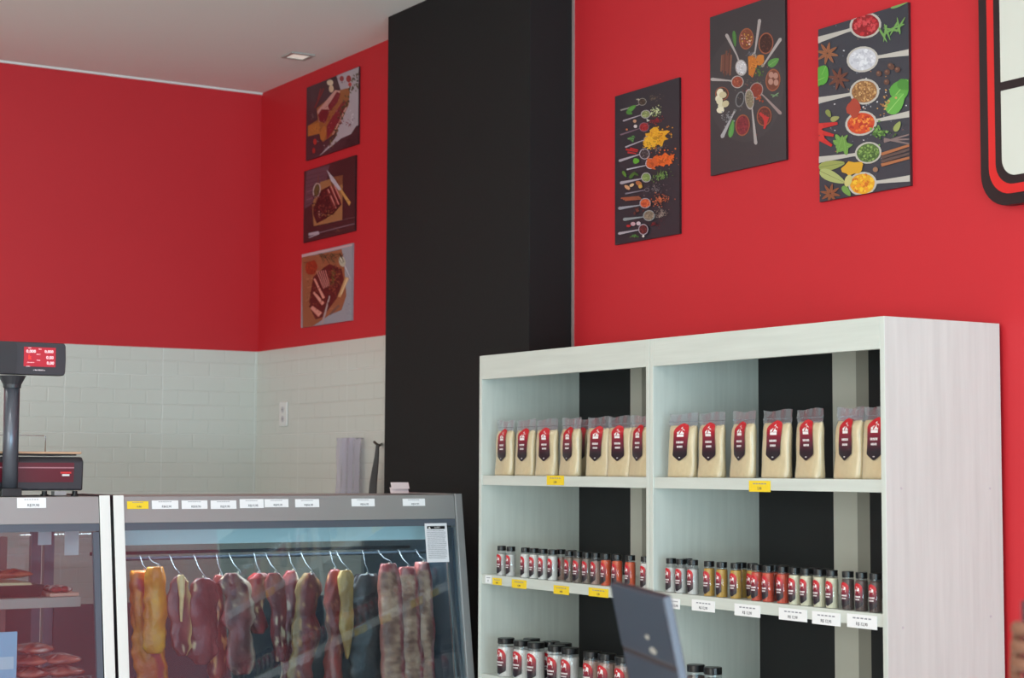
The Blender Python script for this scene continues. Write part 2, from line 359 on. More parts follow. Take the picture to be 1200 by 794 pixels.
A.blob(152,248,7,7,(186,140,110)); A.blob(155,269,7,7,(210,200,200)); A.blob(120,282,4,4,(200,110,60)); A.scatter(205,245,8,6,6,3,[(200,200,190)])
A.spoon((98,302),(165,280),(190,272),20,19,-10,(120,96,110),(150,34,40),[(180,50,54),(120,20,28)],26,3); A.scatter(240,246,34,15,80,2.4,[(150,40,50),(120,24,34)],-14)
A.scatter(140,318,28,16,24,4,[(96,140,84),(70,116,60)],-5); A.spoon((118,352),(180,328),(205,322),16,14,-10,ME,(220,160,40)); heap(240,315,50,34,(224,158,36),[(236,178,50),(214,140,30),(190,110,30)],80,-25); heap(215,335,26,22,(230,168,44),[(240,190,60)],20)
for a,b in (((118,362),(165,372)),((135,358),(168,366)),((125,374),(160,380))): A.line(a,b,4,2,(180,40,40))
A.spoon((96,407),(172,383),(193,381),21,22,-8,ME,(62,56,60),[(110,104,104),(40,34,38)],24,2.5,(5,2)); A.scatter(250,360,38,18,60,2,[(90,84,90),(120,112,110)],-15)
A.leaf(160,409,13,11,0,(92,160,50)); A.spoon((125,443),(195,428),(218,420),21,22,-10,(180,176,184),(196,90,40)); heap(268,406,46,24,(222,96,34),[(236,120,50),(206,76,28)],80,-20); heap(226,418,22,20,(204,88,40),[(180,70,30)],20)
A.leaf(113,462,14,6,60,(88,130,50)); A.leaf(145,466,18,7,-50,(66,100,44)); A.leaf(160,462,12,5,30,(60,92,40))
A.spoon((104,497),(178,482),(201,476),20,20,-8,ME,(120,140,80),[(150,164,104),(104,130,64)],18,3,(6,2)); A.scatter(262,468,42,24,120,2.6,[(92,128,64),(74,110,54),(120,150,84)],-18)
A.blob(125,516,13,7,(206,150,110),35); A.blob(143,507,10,6,(220,180,140),-30); A.blob(172,500,14,9,(170,100,60),30); A.blob(178,512,8,8,(196,150,70))
A.spoon((121,541),(190,528),(205,526),10,8,-8,(130,124,136),(50,46,54)); A.scatter(240,522,48,28,130,2,[(90,84,90),(64,58,66),(120,110,112)],-10)
for q in range(3): A.line((100+q*8,560+q*4),(175+q*5,553+q*5),3,2,(156,84,60))
A.spoon((98,600),(172,589),(198,580),23,21,-10,(150,150,160),(196,84,50),[(220,110,60),(160,60,36)],26,3,(6,2)); A.scatter(255,566,46,26,140,2.6,[(176,88,56),(206,120,84),(140,64,44)],-12)
A.scatter(170,610,22,14,14,5,[(110,60,50),(84,44,40)]); A.spoon((118,645),(188,636),(214,630),24,22,-10,(140,146,150),(128,112,96),[(150,134,112),(100,86,72)],24,3,(6,2)); A.scatter(262,622,44,24,120,2.6,[(116,104,100),(150,136,128),(90,78,76)],-16)
A.blob(150,664,10,8,(190,150,160)); A.blob(172,662,9,8,(200,180,190)); A.blob(132,672,9,5,(170,40,44)); A.scatter(235,665,34,14,50,2,[(110,30,36),(80,24,30)])
A.spoon((98,702),(170,688),(192,686),20,22,-8,ME,(90,36,38),[(130,50,50),(60,24,28)],22,3,(5,2)); A.scatter(155,712,20,12,14,4,[(84,130,70),(60,104,50)]); A.blob(192,713,5,5,(210,200,196))
A.finish('wall_picture', 'tall dark print of stacked spoons spilling spices, left of the three spice pictures', (24,22,26), G2)
# --- ring of bowls
A = Art(4.463, 4.862, 2.572, 3.134, 820, 0, 3.783, (56,52,56))
A.blob(200,390,170,240,(62,58,61),0,24)
def bowl(cx, cy, rx, ry, inner, cols, ang=5, rim=(150,84,58)):
    A.blob(cx, cy, rx, ry, rim, ang, 22); A.blob(cx, cy, rx*.86, ry*.88, inner, ang, 20); A.scatter(cx, cy, rx*.75, ry*.75, 30, 4, cols, ang, False)
def hsp(a, b, c, rx, ry, ang, fill, cols, met=(170,160,158)):
    A.spoon(a, b, c, rx, ry, ang, met, fill, cols, 20, 3, (7,3))
hsp((265,95),(246,225),(240,250),12,14,0,(150,130,110),None)
hsp((355,178),(285,285),(280,290),6,8,40,(150,130,110),None); hsp((122,160),(165,245),(184,300),26,36,-5,(200,196,200),[(230,228,230),(190,186,194)])
bowl(207,172,32,48,(120,60,40),[(200,130,120),(220,200,190),(196,150,60),(150,70,50)]); bowl(294,192,33,48,(60,30,26),[(90,50,40),(50,24,20)])
for q in range(9): A.line((100+q*5,240+R.uniform(-25,5)),(95+q*5,320+R.uniform(-10,20)),4,3,R.choice([(110,68,56),(90,52,44),(130,84,66)]))
A.leaf(155,172,36,8,85,(70,120,56),(110,150,90)); A.leaf(328,276,28,16,-35,(84,140,66),(130,170,100)); A.leaf(142,570,40,11,-80,(84,146,70),(130,176,110))
A.poly([(215,250),(245,245),(255,290),(235,345),(218,330)], (190,110,40)); A.blob(268,265,18,26,(196,116,44),20,12,.15); A.scatter(240,290,22,50,30,5,[(206,126,50),(160,90,30)]); A.scatter(225,240,30,14,20,3,[(110,110,120),(90,90,100)]); A.scatter(265,320,20,30,26,4,[(60,90,40),(84,110,50)])
hsp((60,352),(130,357),(168,363),28,28,0,(150,70,50),[(190,110,80),(110,50,40)]); hsp((355,498),(285,425),(252,400),30,36,20,(130,48,34),[(150,60,40)],(150,130,128)); A.scatter(268,435,22,20,24,5,[(176,84,50),(140,60,40)])
bowl(326,355,33,50,(110,60,44),[(120,64,50)]);
for c_ in ((318,332),(338,336),(316,362),(340,366)): A.blob(c_[0],c_[1],11,14,(176,130,116))
bowl(100,415,30,30,(60,40,36),[(80,60,50)]); 
for q in range(9): A.blob(90+R.uniform(-22,26),450+R.uniform(-45,50),14,17,R.choice([(216,206,176),(200,186,150),(226,216,190)]),R.uniform(0,90))
A.blob(180,440,20,36,(120,120,122),12); A.blob(180,440,15,30,(52,50,54),12); A.spoon((104,600),(150,505),(158,490),5,5,0,(170,166,168),(100,100,100),hw=(8,3)); A.scatter(125,520,34,34,50,3,[(140,138,142),(110,108,112)],-40)
hsp((250,630),(234,480),(223,440),20,46,-5,(130,118,96),[(160,146,120),(100,90,72)]); bowl(192,555,32,48,(120,34,44),[(140,44,54),(90,24,34)]); bowl(288,515,33,44,(90,40,36),[(120,50,40)])
for q in range(4): A.line((268+q*12,500+q*6),(300-q*4,535+q*12),6,4,(190,44,44))
A.line((325,430),(352,412),3,2,(120,150,110)); A.line((318,420),(350,425),3,2,(100,130,90)); A.scatter(210,370,120,170,60,2.2,[(130,100,90),(160,60,60),(110,100,90)])
A.finish('wall_picture', 'dark print of spice bowls and spoons in a ring, middle spice picture', (22,20,24), G2)
# --- big spoons
A = Art(3.896, 4.302, 2.41, 2.974, 940, 0, 3.307, (52,54,64))
SM = (190,184,176)
def big(h0, c, rx, ry, fill, cols, n=60, gs=5, ang=-10):
    h1 = (c[0] + (h0[0]-c[0])*rx*1.15/abs(h0[0]-c[0]), c[1] + (h0[1]-c[1])*rx*1.1/abs(h0[0]-c[0]))
    A.spoon(h0, h1, c, rx, ry, ang, SM, fill, cols, n, gs, (12,6))
A.scatter(240,400,180,300,120,3,[(120,124,136),(200,200,206),(160,110,70),(84,86,98)])
big((62,155),(246,98),62,50,(150,24,34),[(190,40,50),(140,16,28),(206,70,76)],70,8); big((425,200),(235,230),62,50,(206,206,214),[(226,226,232),(190,190,200)],60,6)
big((62,390),(243,355),58,50,(150,104,60),[(190,140,84),(130,84,48),(206,164,110)],110,4.5); big((425,440),(230,478),62,48,(206,70,30),[(226,110,40),(180,44,26),(236,150,60)],60,6)
big((62,620),(258,592),52,42,(80,110,50),[(110,146,66),(60,90,40),(140,170,90)],100,4); big((425,690),(236,712),56,46,(226,160,30),[(240,190,50),(206,110,30),(236,150,40)],60,7)
for i in range(9): 
    t = i/8; A.leaf(385-t*70,95+t*40,34,4,[-60,-100,160,120,190,-30,70,100,60][i],(110,156,80),(150,190,120))
A.star(100,207,42,(150,92,60)); A.star(143,305,42,(110,60,44)); A.star(112,750,38,(140,80,50)); A.blob(200,420,26,34,(170,60,40),0,12,.2)
for q in ((75,290,40,32,-60),(62,310,30,24,-20)): A.leaf(q[0],q[1],q[2],q[3],q[4],(84,160,56),(130,190,90))
A.leaf(385,345,46,34,-50,(86,156,60),(140,190,100)); A.leaf(365,400,48,30,-50,(100,170,70),(150,200,110)); A.leaf(400,330,30,20,20,(70,136,50))
for q in ((350,260),(332,280),(372,270),(300,285),(330,318),(345,255)): A.blob(q[0],q[1],11,11,(96,62,50)); A.blob(q[0]-3,q[1]-3,4,4,(130,92,76))
for q in (((65,490),(140,478)),((65,512),(125,525)),((70,535),(118,565))): A.line(q[0],q[1],12,5,(196,34,34)); A.blob(q[0][0]+8,q[0][1],12,12,(206,44,40))
for i in range(9): A.leaf(158+R.uniform(-10,12),560+R.uniform(-14,14),34,9,-100+i*26,(106,150,66),(150,186,104))
A.leaf(105,440,16,9,60,(130,140,70)); A.leaf(130,460,18,10,-20,(150,150,90)); A.leaf(372,490,22,11,-60,(150,160,90)); A.scatter(305,515,44,34,70,5,[(92,136,60),(66,104,44),(120,160,80)])
A.leaf(118,640,52,18,-10,(150,156,84),(110,120,60)); A.leaf(120,685,54,20,25,(170,176,110),(120,124,70)); A.leaf(175,740,24,12,50,(110,150,70)); A.blob(205,650,44,26,(216,160,40),-20,14,.25); A.blob(182,700,14,24,(200,190,120),20)
for q in range(4): A.line((310,640-q*14),(425,610-q*16),6,5,R.choice([(150,92,60),(170,104,66),(90,70,66)]))
for q in range(3): A.line((320,550-q*6),(425,520+q*18),4,3,(130,110,108))
A.blob(287,657,10,10,(150,110,84)); A.scatter(330,400,40,50,20,5,[(196,150,90),(160,110,64)]); A.leaf(380,20,36,6,-20,(120,160,90)); A.leaf(350,740,40,6,-15,(110,150,80))
A.finish('wall_picture', 'bright print of large spoons filled with colourful spices and herbs, right of the spice pictures', (60,60,66), G2)

# ------------------------------------------------------------------ wall sign cut by the top right corner of the frame
sg = thing('wall_sign', 'large rounded sign with off-white face and black and red border beside the spice pictures', 'sign', (XW-.001, 2.9, 2.305))
def rrect(y0, y1, z0, z1, r, x):
    pts = []
    for cy, cz, a0 in ((y1-r, z0+r, -90), (y1-r, z1-r, 0), (y0+r, z1-r, 90), (y0+r, z0+r, 180)):
        for i in range(9): a = math.radians(a0+i*90/8); pts.append((x, cy+r*math.cos(a), cz+r*math.sin(a)))
    return pts
sy0, sy1, sz0, sz1 = 2.25, 3.585, 2.297, 3.33
MB().prism(rrect(sy0, sy1, sz0, sz1, .10, XW-.0005), (-.03,0,0)).build('outer_border', mat('sign_black', (28,12,18), .4), sg)
for nm, i_, m in (('red_border', .032, mat('sign_red', (215,30,30), .4)), ('inner_border', .058, mat('sign_black')), ('face', .082, mat('sign_face', (214,214,204), .5))):
    MB().prism(rrect(sy0+i_, sy1-i_, sz0+i_, sz1-i_, .10-i_*.6, XW-.0305-i_*.02), (-.0012,0,0)).build(nm, m, sg)
MB().box((XW-.0345, sy0+.085, 2.625), (XW-.0335, sy1-.082, 2.65)).build('rule', mat('sign_black'), sg)
lt = [(XW-.0335, 3.345-.055*math.cos(t)*1.0, 2.79+.075*math.sin(t)) for t in [2*PI*i/20 for i in range(20)]]
MB().prism(lt, (-.001,0,0)).build('lettering', mat('sign_lettering', (60,66,84), .5), sg)

# ------------------------------------------------------------------ shelving units
XS, XBK = 3.41, 3.855
ZS = [1.525, 1.165, .805, .445]
def unit(y0, y1, label, stripes, left=False):
    t = thing('shelving_unit', label, 'shelf', (XS+.22, (y0+y1)/2, 0), 'white shelving units by the red wall')
    p = .018
    for s_ in (y0, y1-p): MB().box((XS, s_, 0), (XBK, s_+p, 1.966)).build('side_panel', lam, t, .0012)
    MB().box((XS, y0+p, 1.878), (XS+.02, y1-p, 1.966)).build('fascia', lamf, t, .001)
    MB().box((XS+.02, y0+p, 1.94), (XBK, y1-p, 1.966)).build('top_panel', lamf, t)
    for z in ZS: MB().box((XS+.004, y0+p, z-.035), (XBK-.012, y1-p, z)).build('shelf_board', lamf, t, .001)
    MB().box((XS+.03, y0+p, 0), (XS+.05, y1-p, .09)).build('plinth', lamf, t)
    for a, b, m in stripes: MB().box((XBK-.01, a, .09), (XBK, b, 1.94)).build('back_board', m, t)
    return t
yd = 4.601
u1 = unit(yd+.001, 5.655, 'white wood-grain shelving unit left of the central divider, flour bags on top shelf', [(yd+.019, 5.235, backg), (5.235, 5.305, backw), (5.305, 5.637, backb)])
u2 = unit(3.538, yd-.001, 'white wood-grain shelving unit right of the divider with large bare end panel', [(3.556, 4.06, backb), (4.06, 4.115, backg), (4.115, 4.222, backw), (4.222, yd-.019, backb)])
for q in ((1056,572),(1058,735),(1160,572),(1161,722)):
    p = on(1, 3.538, *q); MB().prism(disc((p.x, 3.5382, p.z), .0035, 10, FACE_NY), (0,-.0012,0)).build('screw_cap', mat('screw_cap', (190,188,190), .4), u2)

# ------------------------------------------------------------------ labels printed on products
logo_w = mat('label_white', (235,230,230), .5)
def lab_col(t):   # printed gradient of the label: red at top, maroon, black at the foot
    a, b, c_ = (196,26,38), (112,22,44), (30,20,30)
    if t > .55: k = min(1, (t-.55)/.3); return tuple(b[i]+(a[i]-b[i])*k for i in range(3))
    k = max(0, min(1, (t-.2)/.3)); return tuple(c_[i]+(b[i]-c_[i])*k for i in range(3))
def label_mesh(w, h, fpos, rows=26, cols=6):
    """arched top, pointed foot; fpos maps (u, v) to a point"""
    mb = MB(); rings = []; cc = []
    for j in range(rows+1):
        v = j/rows; z = v*h; foot = .14*h; top = h - w*.5
        hw = w/2
        if z < foot: hw *= .12 + .88*(z/foot)
        elif z > top: hw *= max(.04, math.sqrt(max(0, 1-((z-top)/(w*.5))**2)))
        rings.append([fpos(-hw+2*hw*i/cols, z) for i in range(cols+1)]); cc += [rgb(*lab_col(v))]*(cols+1)
    return mb.loft(rings, False, False, cc)
def ox_mark(fpos, cx, cz, s):
    """white crest: a small peak over a block with a bull's head cut"""
    mb = MB()
    def P(pts):
        n = len(pts); mb.add([fpos(cx+x*s, cz+z*s) for x, z in pts], [tuple(range(n))])
    P([(-.5,-.5),(.5,-.5),(.5,-.2),(-.5,-.2)]); P([(-.5,-.15),(-.25,-.15),(-.05,.3),(-.5,.05)]); P([(-.1,-.15),(.5,-.15),(.5,.35),(.2,.5),(.1,.1)]); P([(-.14,.5),(.14,.5),(0,.75)])
    return mb
def word_bars(fpos, rows_, s):
    mb = MB()
    for cx, cz, w, h in rows_:
        n = max(3, int(w/(h*.75)))
        for i in range(n):
            x0 = cx-w/2+w*i/n; x1 = x0+w/n*.72
            mb.add([fpos(x0, cz-h/2), fpos(x1, cz-h/2), fpos(x1, cz+h/2), fpos(x0, cz+h/2)], [(0,1,2,3)])
    return mb

# ------------------------------------------------------------------ flour bags
flour = mat('toasted_flour', (238,208,158), .75, bump=.35, bscale=260, var=.06, vscale=60)
film = glass_mat('clear_film', tint=(236,240,244), refl=1.3, rough=.22, haze=.05, hazecol=(225,228,232), ior=1.45)
filmtop = glass_mat('crinkled_film', tint=(214,218,226), refl=2.2, rough=.1, haze=.2, hazecol=(205,207,214), ior=1.5)
def make_bag(seed):
    rr = random.Random(seed); W, TH, HF, HT = .121, .046, .163, .2
    t = thing('flour_bag', 'bag', 'bag', (0,0,0))
    ph = [rr.uniform(0, 6) for _ in range(6)]; lean = rr.uniform(-.012, .012); wob = rr.uniform(.6, 1.2)
    def half(z):
        k = z/HF
        w = W/2*(.97 + .03*math.sin(3*k+ph[0])) * (1 if k > .08 else .96+.5*k)
        d = TH/2*(1.0 - .28*k) * (.9+.1*math.sin(5*k+ph[1]))
        if k > .86: q = (k-.86)/.14; d *= 1-.72*q*q; w *= 1-.02*q
        return w, d
    def surf(u, z, off=0):      # front point, u along width (viewer's right = -Y)
        w, d = half(min(z, HF)); k = u/w
        b = d*(1-abs(k)**3.2)**.6 if abs(k) < 1 else 0
        b += .0022*wob*math.sin(60*u+ph[2]+z*22)*math.sin(35*z+ph[3])
        return Vector((-(b+off) , -u + lean*z/HT*1.0, z))
    def shell(z0, z1, grow, n=20, rows=18, zf=None):
        rings = []
        for j in range(rows+1):
            z = z0+(z1-z0)*j/rows; w, d = half(min(z, HF)); ring = []
            for i in range(n):
                a = 2*PI*i/n; cx, sy = math.cos(a), math.sin(a)
                u = w*math.copysign(abs(cx)**.75, cx); b = d*math.copysign(abs(sy)**.7, sy)
                wv = .0022*wob*math.sin(60*u+ph[2]+z*22)*math.sin(35*z+ph[3])
                if sy < 0: b += wv*0
                ring.append((-(b*(1+grow)+grow*.02+ (wv if sy > 0 else 0)), -u*(1+grow*.25)+lean*z/HT, z))
            rings.append(ring)
        return rings
    MB().loft(shell(.0005, HF, 0)).build('flour', flour, t, smooth=True)
    MB().loft(shell(0, HF+.002, .05), False).build('pouch', film, t, smooth=True)
    # flat crinkled header above the fill
    n = 14; rings = []
    for j in range(7):
        z = HF-.004+(HT-HF+.004)*j/6; k = j/6
        rings.append([(-.006*(1-k)*math.cos(PI*(i/n-.5)) + .0032*k*math.sin(i*1.3+ph[4]) + .0015*math.sin(i*2.9+ph[5]+j) - .001, (W/2*.99)*(1-2*i/n)*(1+.015*k)+lean*z/HT, z + (.003*math.sin(i*.45+ph[0]) if j == 6 else 0)) for i in range(n+1)])
    MB().loft(rings, False, False).build('header', filmtop, t, smooth=True)
    zr = HF+.012
    MB().tube([(-.004, W/2*.98-W*.98*i/8+lean*zr/HT, zr) for i in range(9)], .0012, 6).build('zip_strip', filmtop, t)
    lz = .052
    sl = rr.uniform(-.05, .12)
    fp = lambda u, z: surf(u+.004+sl*(z-.05), z+lz, .0035)
    fp2 = lambda u, z: surf(u+.004+sl*(z-.05), z+lz, .0042)
    lm = label_mesh(.058, .118, fp, 26, 8)
    for q in (ox_mark(fp2, 0, .088, .026), word_bars(fp2, [(0,.058,.03,.0065),(0,.044,.024,.006),(0,.010,.007,.003)], 1)): lm.add(q.v, q.f, [rgb(235,230,230)]*len(q.v))
    lm.build('bag_label', ink, t)
    return t
bag_proto = [make_bag(s_) for s_ in (3, 11, 29)]
index_kids()
used = [False]*3
def place(protos, flags, i, loc, rz, label, group):
    if not flags[i]: o = protos[i]; flags[i] = True
    else: o = copy_tree(protos[i])
    o.location = loc; o.rotation_euler = (0, 0, rz); tag(o, label, {'flour_bag': 'bag'}.get(o.name.split('.')[0], 'jar'), group); return o
ORD = ['first','second','third','fourth','fifth','sixth','seventh','eighth','ninth','tenth','eleventh','twelfth','thirteenth','fourteenth','fifteenth']
ZB = 1.525
GB = 'flour bags on the top shelves'
Lb = [594, 617.5, 644, 671, 703, 728, 752]
for i, u in enumerate(Lb):
    p = on(0, 3.462, u, 540)
    ex = 'flour bag beside the left side panel on the left unit' if i == 0 else ('flour bag half hidden by the divider on the left unit' if i == 6 else 'front-row flour bag, %s from the left, on the left top shelf' % ORD[i])
    place(bag_proto, used, i % 3, (3.455+R.uniform(-.003,.006), p.y, ZB), R.uniform(-.12, .16), ex, GB)
Rb = [802, 835, 872, 910, 950, 994.5, 1031]
for i, u in enumerate(Rb):
    p = on(0, 3.462, u, 540)
    ex = 'flour bag nearest the divider on the right unit top shelf' if i == 0 else ('flour bag cut off by the right end panel of the shelving' if i == 6 else 'front-row flour bag, %s from the divider, on the right top shelf' % ORD[i])
    place(bag_proto, used, (i+1) % 3, (3.457+R.uniform(-.003,.006), p.y, ZB), R.uniform(-.12, .2), ex, GB)
for y, x, ex in ((5.155, 3.53, 'back-row flour bag of the left unit, peeking out between two front bags'),
                 (3.80, 3.53, 'back-row flour bag between the fifth and sixth bags of the right unit'),
                 (3.64, 3.53, 'flour bag in the back row near the right end panel of the right unit')):
    place(bag_proto, used, 0, (x, y, ZB), .05, ex, GB)

# ------------------------------------------------------------------ spice jars
clear = glass_mat('clear_jar', tint=(240,242,244), refl=1.3, rough=.04, haze=.03)
def make_jar(fill, r, h, fh, big=False):
    t = thing('spice_jar', 'jar', 'jar', (0,0,0))
    caph = h*(.16 if not big else .15); rn = r*.82 if not big else r*.93; zt = h-caph
    MB().lathe([(r*.9,.001),(r*.93,.003),(r*.93,zt*fh),(r*.6,zt*fh+.0015),(.0005,zt*fh+.002)], n=20).build('contents', fill, t, smooth=False)
    MB().lathe([(r*.94,0),(r,.003),(r,zt*.88),(rn,zt*.97),(rn,zt)], n=24, cap=False).build('jar_body', clear if not big else bigbody, t, smooth=True)
    cr = r*.9 if not big else r*.98
    MB().lathe([(cr*.97,zt),(cr,zt+.001),(cr,h-.0015),(cr*.95,h),(.0005,h)], n=24).build('cap', blkcap, t, .0004)
    hw = r*1.05; lh = zt*.78; z0 = zt*.08
    def fp(u, z, o=.0006): a = u/(r+.0001); return Vector((-(r+o)*math.cos(a), -(r+o)*math.sin(a), z+z0))
    fp2 = lambda u, z: fp(u, z, .0011)
    lm = label_mesh(hw*1.7, lh, fp, 24, 10)
    for q in (ox_mark(fp2, 0, lh*.72, hw*.8), word_bars(fp2, [(0, lh*.47, hw*1.15, lh*.06), (0, lh*.36, hw*.9, lh*.05)], 1)): lm.add(q.v, q.f, [rgb(235,230,230)]*len(q.v))
    lm.build('jar_label', ink, t)
    return t
bigbody = glass_mat('clear_big_jar', tint=(242,244,246), refl=1.2, rough=.05, haze=.04)
FC = {'white': (236,232,226), 'grey': (128,112,98), 'pink': (176,140,126), 'orange': (222,84,30), 'mustard': (206,160,64), 'rust': (214,74,40), 'cream': (232,224,192), 'brown': (84,62,54), 'clearwhite': (224,220,214)}
def fillm(k): return mat('fill_'+k, FC[k], .8, bump=.4, bscale=500, var=.08, vscale=200)
JP = {}
def jar(kind, size, loc, label, group, rz=0.0):
    key = (kind, size)
    if key not in JP:
        r, h, fh = (.0178, .106, .93 if kind not in ('clearwhite','pink') else .86) if size == 's' else (.0315, .137, .9)
        o = make_jar(fillm(kind), r, h, fh, size == 'b'); JP[key] = o; index_kids()
    else: o = copy_tree(JP[key])
    o.location = loc; o.rotation_euler = (0,0,rz); tag(o, label, 'jar', group); return o
ZJ = 1.165
GJ = 'small spice jars on the middle shelves'
L1 = [(585.5,'clearwhite'),(596.2,'clearwhite'),(613.5,'white'),(623.5,'white'),(634,'white'),(645,'white'),(665,'grey'),(675,'grey'),(685.5,'grey'),(695.8,'pink'),(707.8,'orange'),(720.8,'orange'),(736,'orange'),(754,'white')]
word = {'clearwhite':'pale salt','white':'white powder','grey':'grey-brown spice','pink':'pinkish-brown spice','orange':'orange powder','mustard':'mustard-yellow powder','rust':'rust-red powder','cream':'cream powder','brown':'dark brown spice'}
lastY = None
def row(lst, xj, where, grp):
    ys = []
    for i, (u, k) in enumerate(lst):
        p = on(0, xj-.009, u, 650); y = p.y
        if ys and ys[-1]-y < .0368: y = ys[-1]-.0368
        ys.append(y)
        tot = len(lst)
        pos = ('nearest the left side' if i == 0 else 'farthest right' if i == tot-1 else '%s from the left' % ORD[i])
        jar(k, 's', (xj+R.uniform(-.001,.001), y, ZJ), 'small jar of %s, %s, front row, %s middle shelf' % (word[k], pos, where), grp, R.uniform(-.12,.12))
    return ys
row(L1, 3.437, "left", GJ)
L2 = [(783.5,'clearwhite'),(795.5,'clearwhite'),(809.5,'clearwhite'),(828.5,'mustard'),(843,'mustard'),(859.5,'mustard'),(884,'rust'),(897.5,'rust'),(914,'rust'),(928.5,'cream'),(941.5,'cream'),(957,'cream'),(972,'cream'),(990.5,'brown'),(1006.5,'brown'),(1023,'brown')]
ORD.append('sixteenth')
row(L2, 3.437, "right", GJ)
GJ2 = 'spice jars in the back rows of the middle shelves'
for u, k, un in ((655,'pink',"left middle shelf behind white powder jars"), (668,'grey',"left middle shelf behind the first grey-brown jar"), (803,'clearwhite',"right middle shelf near the divider"), (866,'mustard',"right middle shelf behind the mustard jars"), (879,'mustard',"right middle shelf between mustard and rust-red jars"),
              (905,'rust',"right middle shelf behind the rust-red jars"), (915.5,'rust',"right middle shelf behind the last rust-red jar"), (951,'cream',"right middle shelf behind the cream jars"), (966,'cream',"right middle shelf behind the last cream jar")):
    p = on(0, 3.477-.009, u, 650); jar(k, 's', (3.477, p.y, ZJ), 'back-row jar of %s, %s' % (word[k], un), GJ2)
GJ3 = 'large spice jars on the lower shelves'
Lbig = [(589,3.445,'white','at the left end, beside the side panel'),(607.5,3.445,'white','second from the left in the front row'),(624,3.45,'white','third from the left in the front row'),(648,3.447,'clearwhite','fourth from the left in the front row'),(664,3.445,'clearwhite','front row, just left of the gap'),
        (690,3.445,'pink','front row, right of the gap'),(707,3.445,'pink','front row, second after the gap'),(727,3.445,'pink','partly behind the monitor'),(746,3.445,'pink','mostly hidden behind the monitor')]
prev = None
for u, x, k, ps in Lbig:
    p = on(0, x-.015, u, 760); y = p.y
    if prev and prev-y < .066: y = prev-.066
    prev = y
    jar(k, 'b', (x, y, .805), 'large %s jar, left lower shelf, %s' % (word[k], ps), GJ3, .1)
for u, k, ps in ((618,'white','behind the second and third jars'),(641,'white','behind the third and fourth jars'),(655,'clearwhite','behind the fourth and fifth jars')):
    p = on(0, 3.512-.015, u, 755); jar(k, 'b', (3.515, p.y, .805), 'large back-row jar, left lower shelf, %s' % ps, GJ3, .1)
for u, ps in ((813,'nearest the monitor'),(833,'second from the monitor')):
    p = on(0, 3.437, u, 790); o = jar('brown', 'b', (3.445, p.y, .805), 'large black-capped jar on the right lower shelf, %s' % ps, GJ3); o.scale = (.9, .9, 1.06)

# ------------------------------------------------------------------ price tags on the shelf edges
def tag_x(u0, v0, u1, v1, m, label, words, grp='price tags on the shelf edges', x=XS+.004-.0005):
    a = on(0, x, u0, (v0+v1)/2); b = on(0, x, u1, (v0+v1)/2)
    zt = on(0, x, (u0+u1)/2, v0).z; zb = on(0, x, (u0+u1)/2, v1).z
    t = thing('price_tag', label, 'price tag', (x, (a.y+b.y)/2, zb), grp)
    MB().box((x-.0012, b.y, zb), (x, a.y, zt)).build('card', m, t)
    w = a.y-b.y; h = zt-zb
    writing(words, h*.34, textm, (x-.0016, (a.y+b.y)/2, zb+h*.3), FACE_NX, t)
    bars = MB()
    for i in range(5): bars.box((x-.0016, a.y-w*(.2+i*.13), zb+h*.68), (x-.0012, a.y-w*(.2+i*.13+.09), zb+h*.78))
    bars.build('small_print', mat('faint_print', (140,140,150), .6), t)
    return t
ylp = mat('yellow_paper'); wp = mat('white_paper')
tag_x(641,557,661,568,ylp,'yellow price tag on the top shelf edge of the left unit','5,90')
tag_x(878,563,903,576,ylp,'yellow price tag on the top shelf edge of the right unit','5,90')
t = tag_x(569,674,576,683,wp,'tiny white tag with a letter at the left end of the left middle shelf edge','D')
tag_x(577.5,677,588,685,ylp,'yellow price tag at the far left of the left middle shelf edge','4,90')
tag_x(600,679,617,689,ylp,'yellow price tag second from the left on the left middle shelf edge','4,90')
tag_x(649,686,667,696,ylp,'yellow price tag near the centre of the left middle shelf edge','4,90')
tag_x(690,689,713,699,ylp,'faded yellow price tag at the right of the left middle shelf edge','4,90')
for i, (a, b, c_, d, e) in enumerate(((784,701,797,713,'nearest the divider'),(811,703,838,716,'second from the divider'),(861,708,891,722,'third from the divider, under mustard jars'),(913,713,946,727,'third from the end panel'),(952,717,985,732,'second from the end panel'),(993,720,1028,736,'nearest the end panel'))):
    tag_x(a,b,c_,d,wp,'white price tag on the right middle shelf edge, '+e,'R$ 12,90')

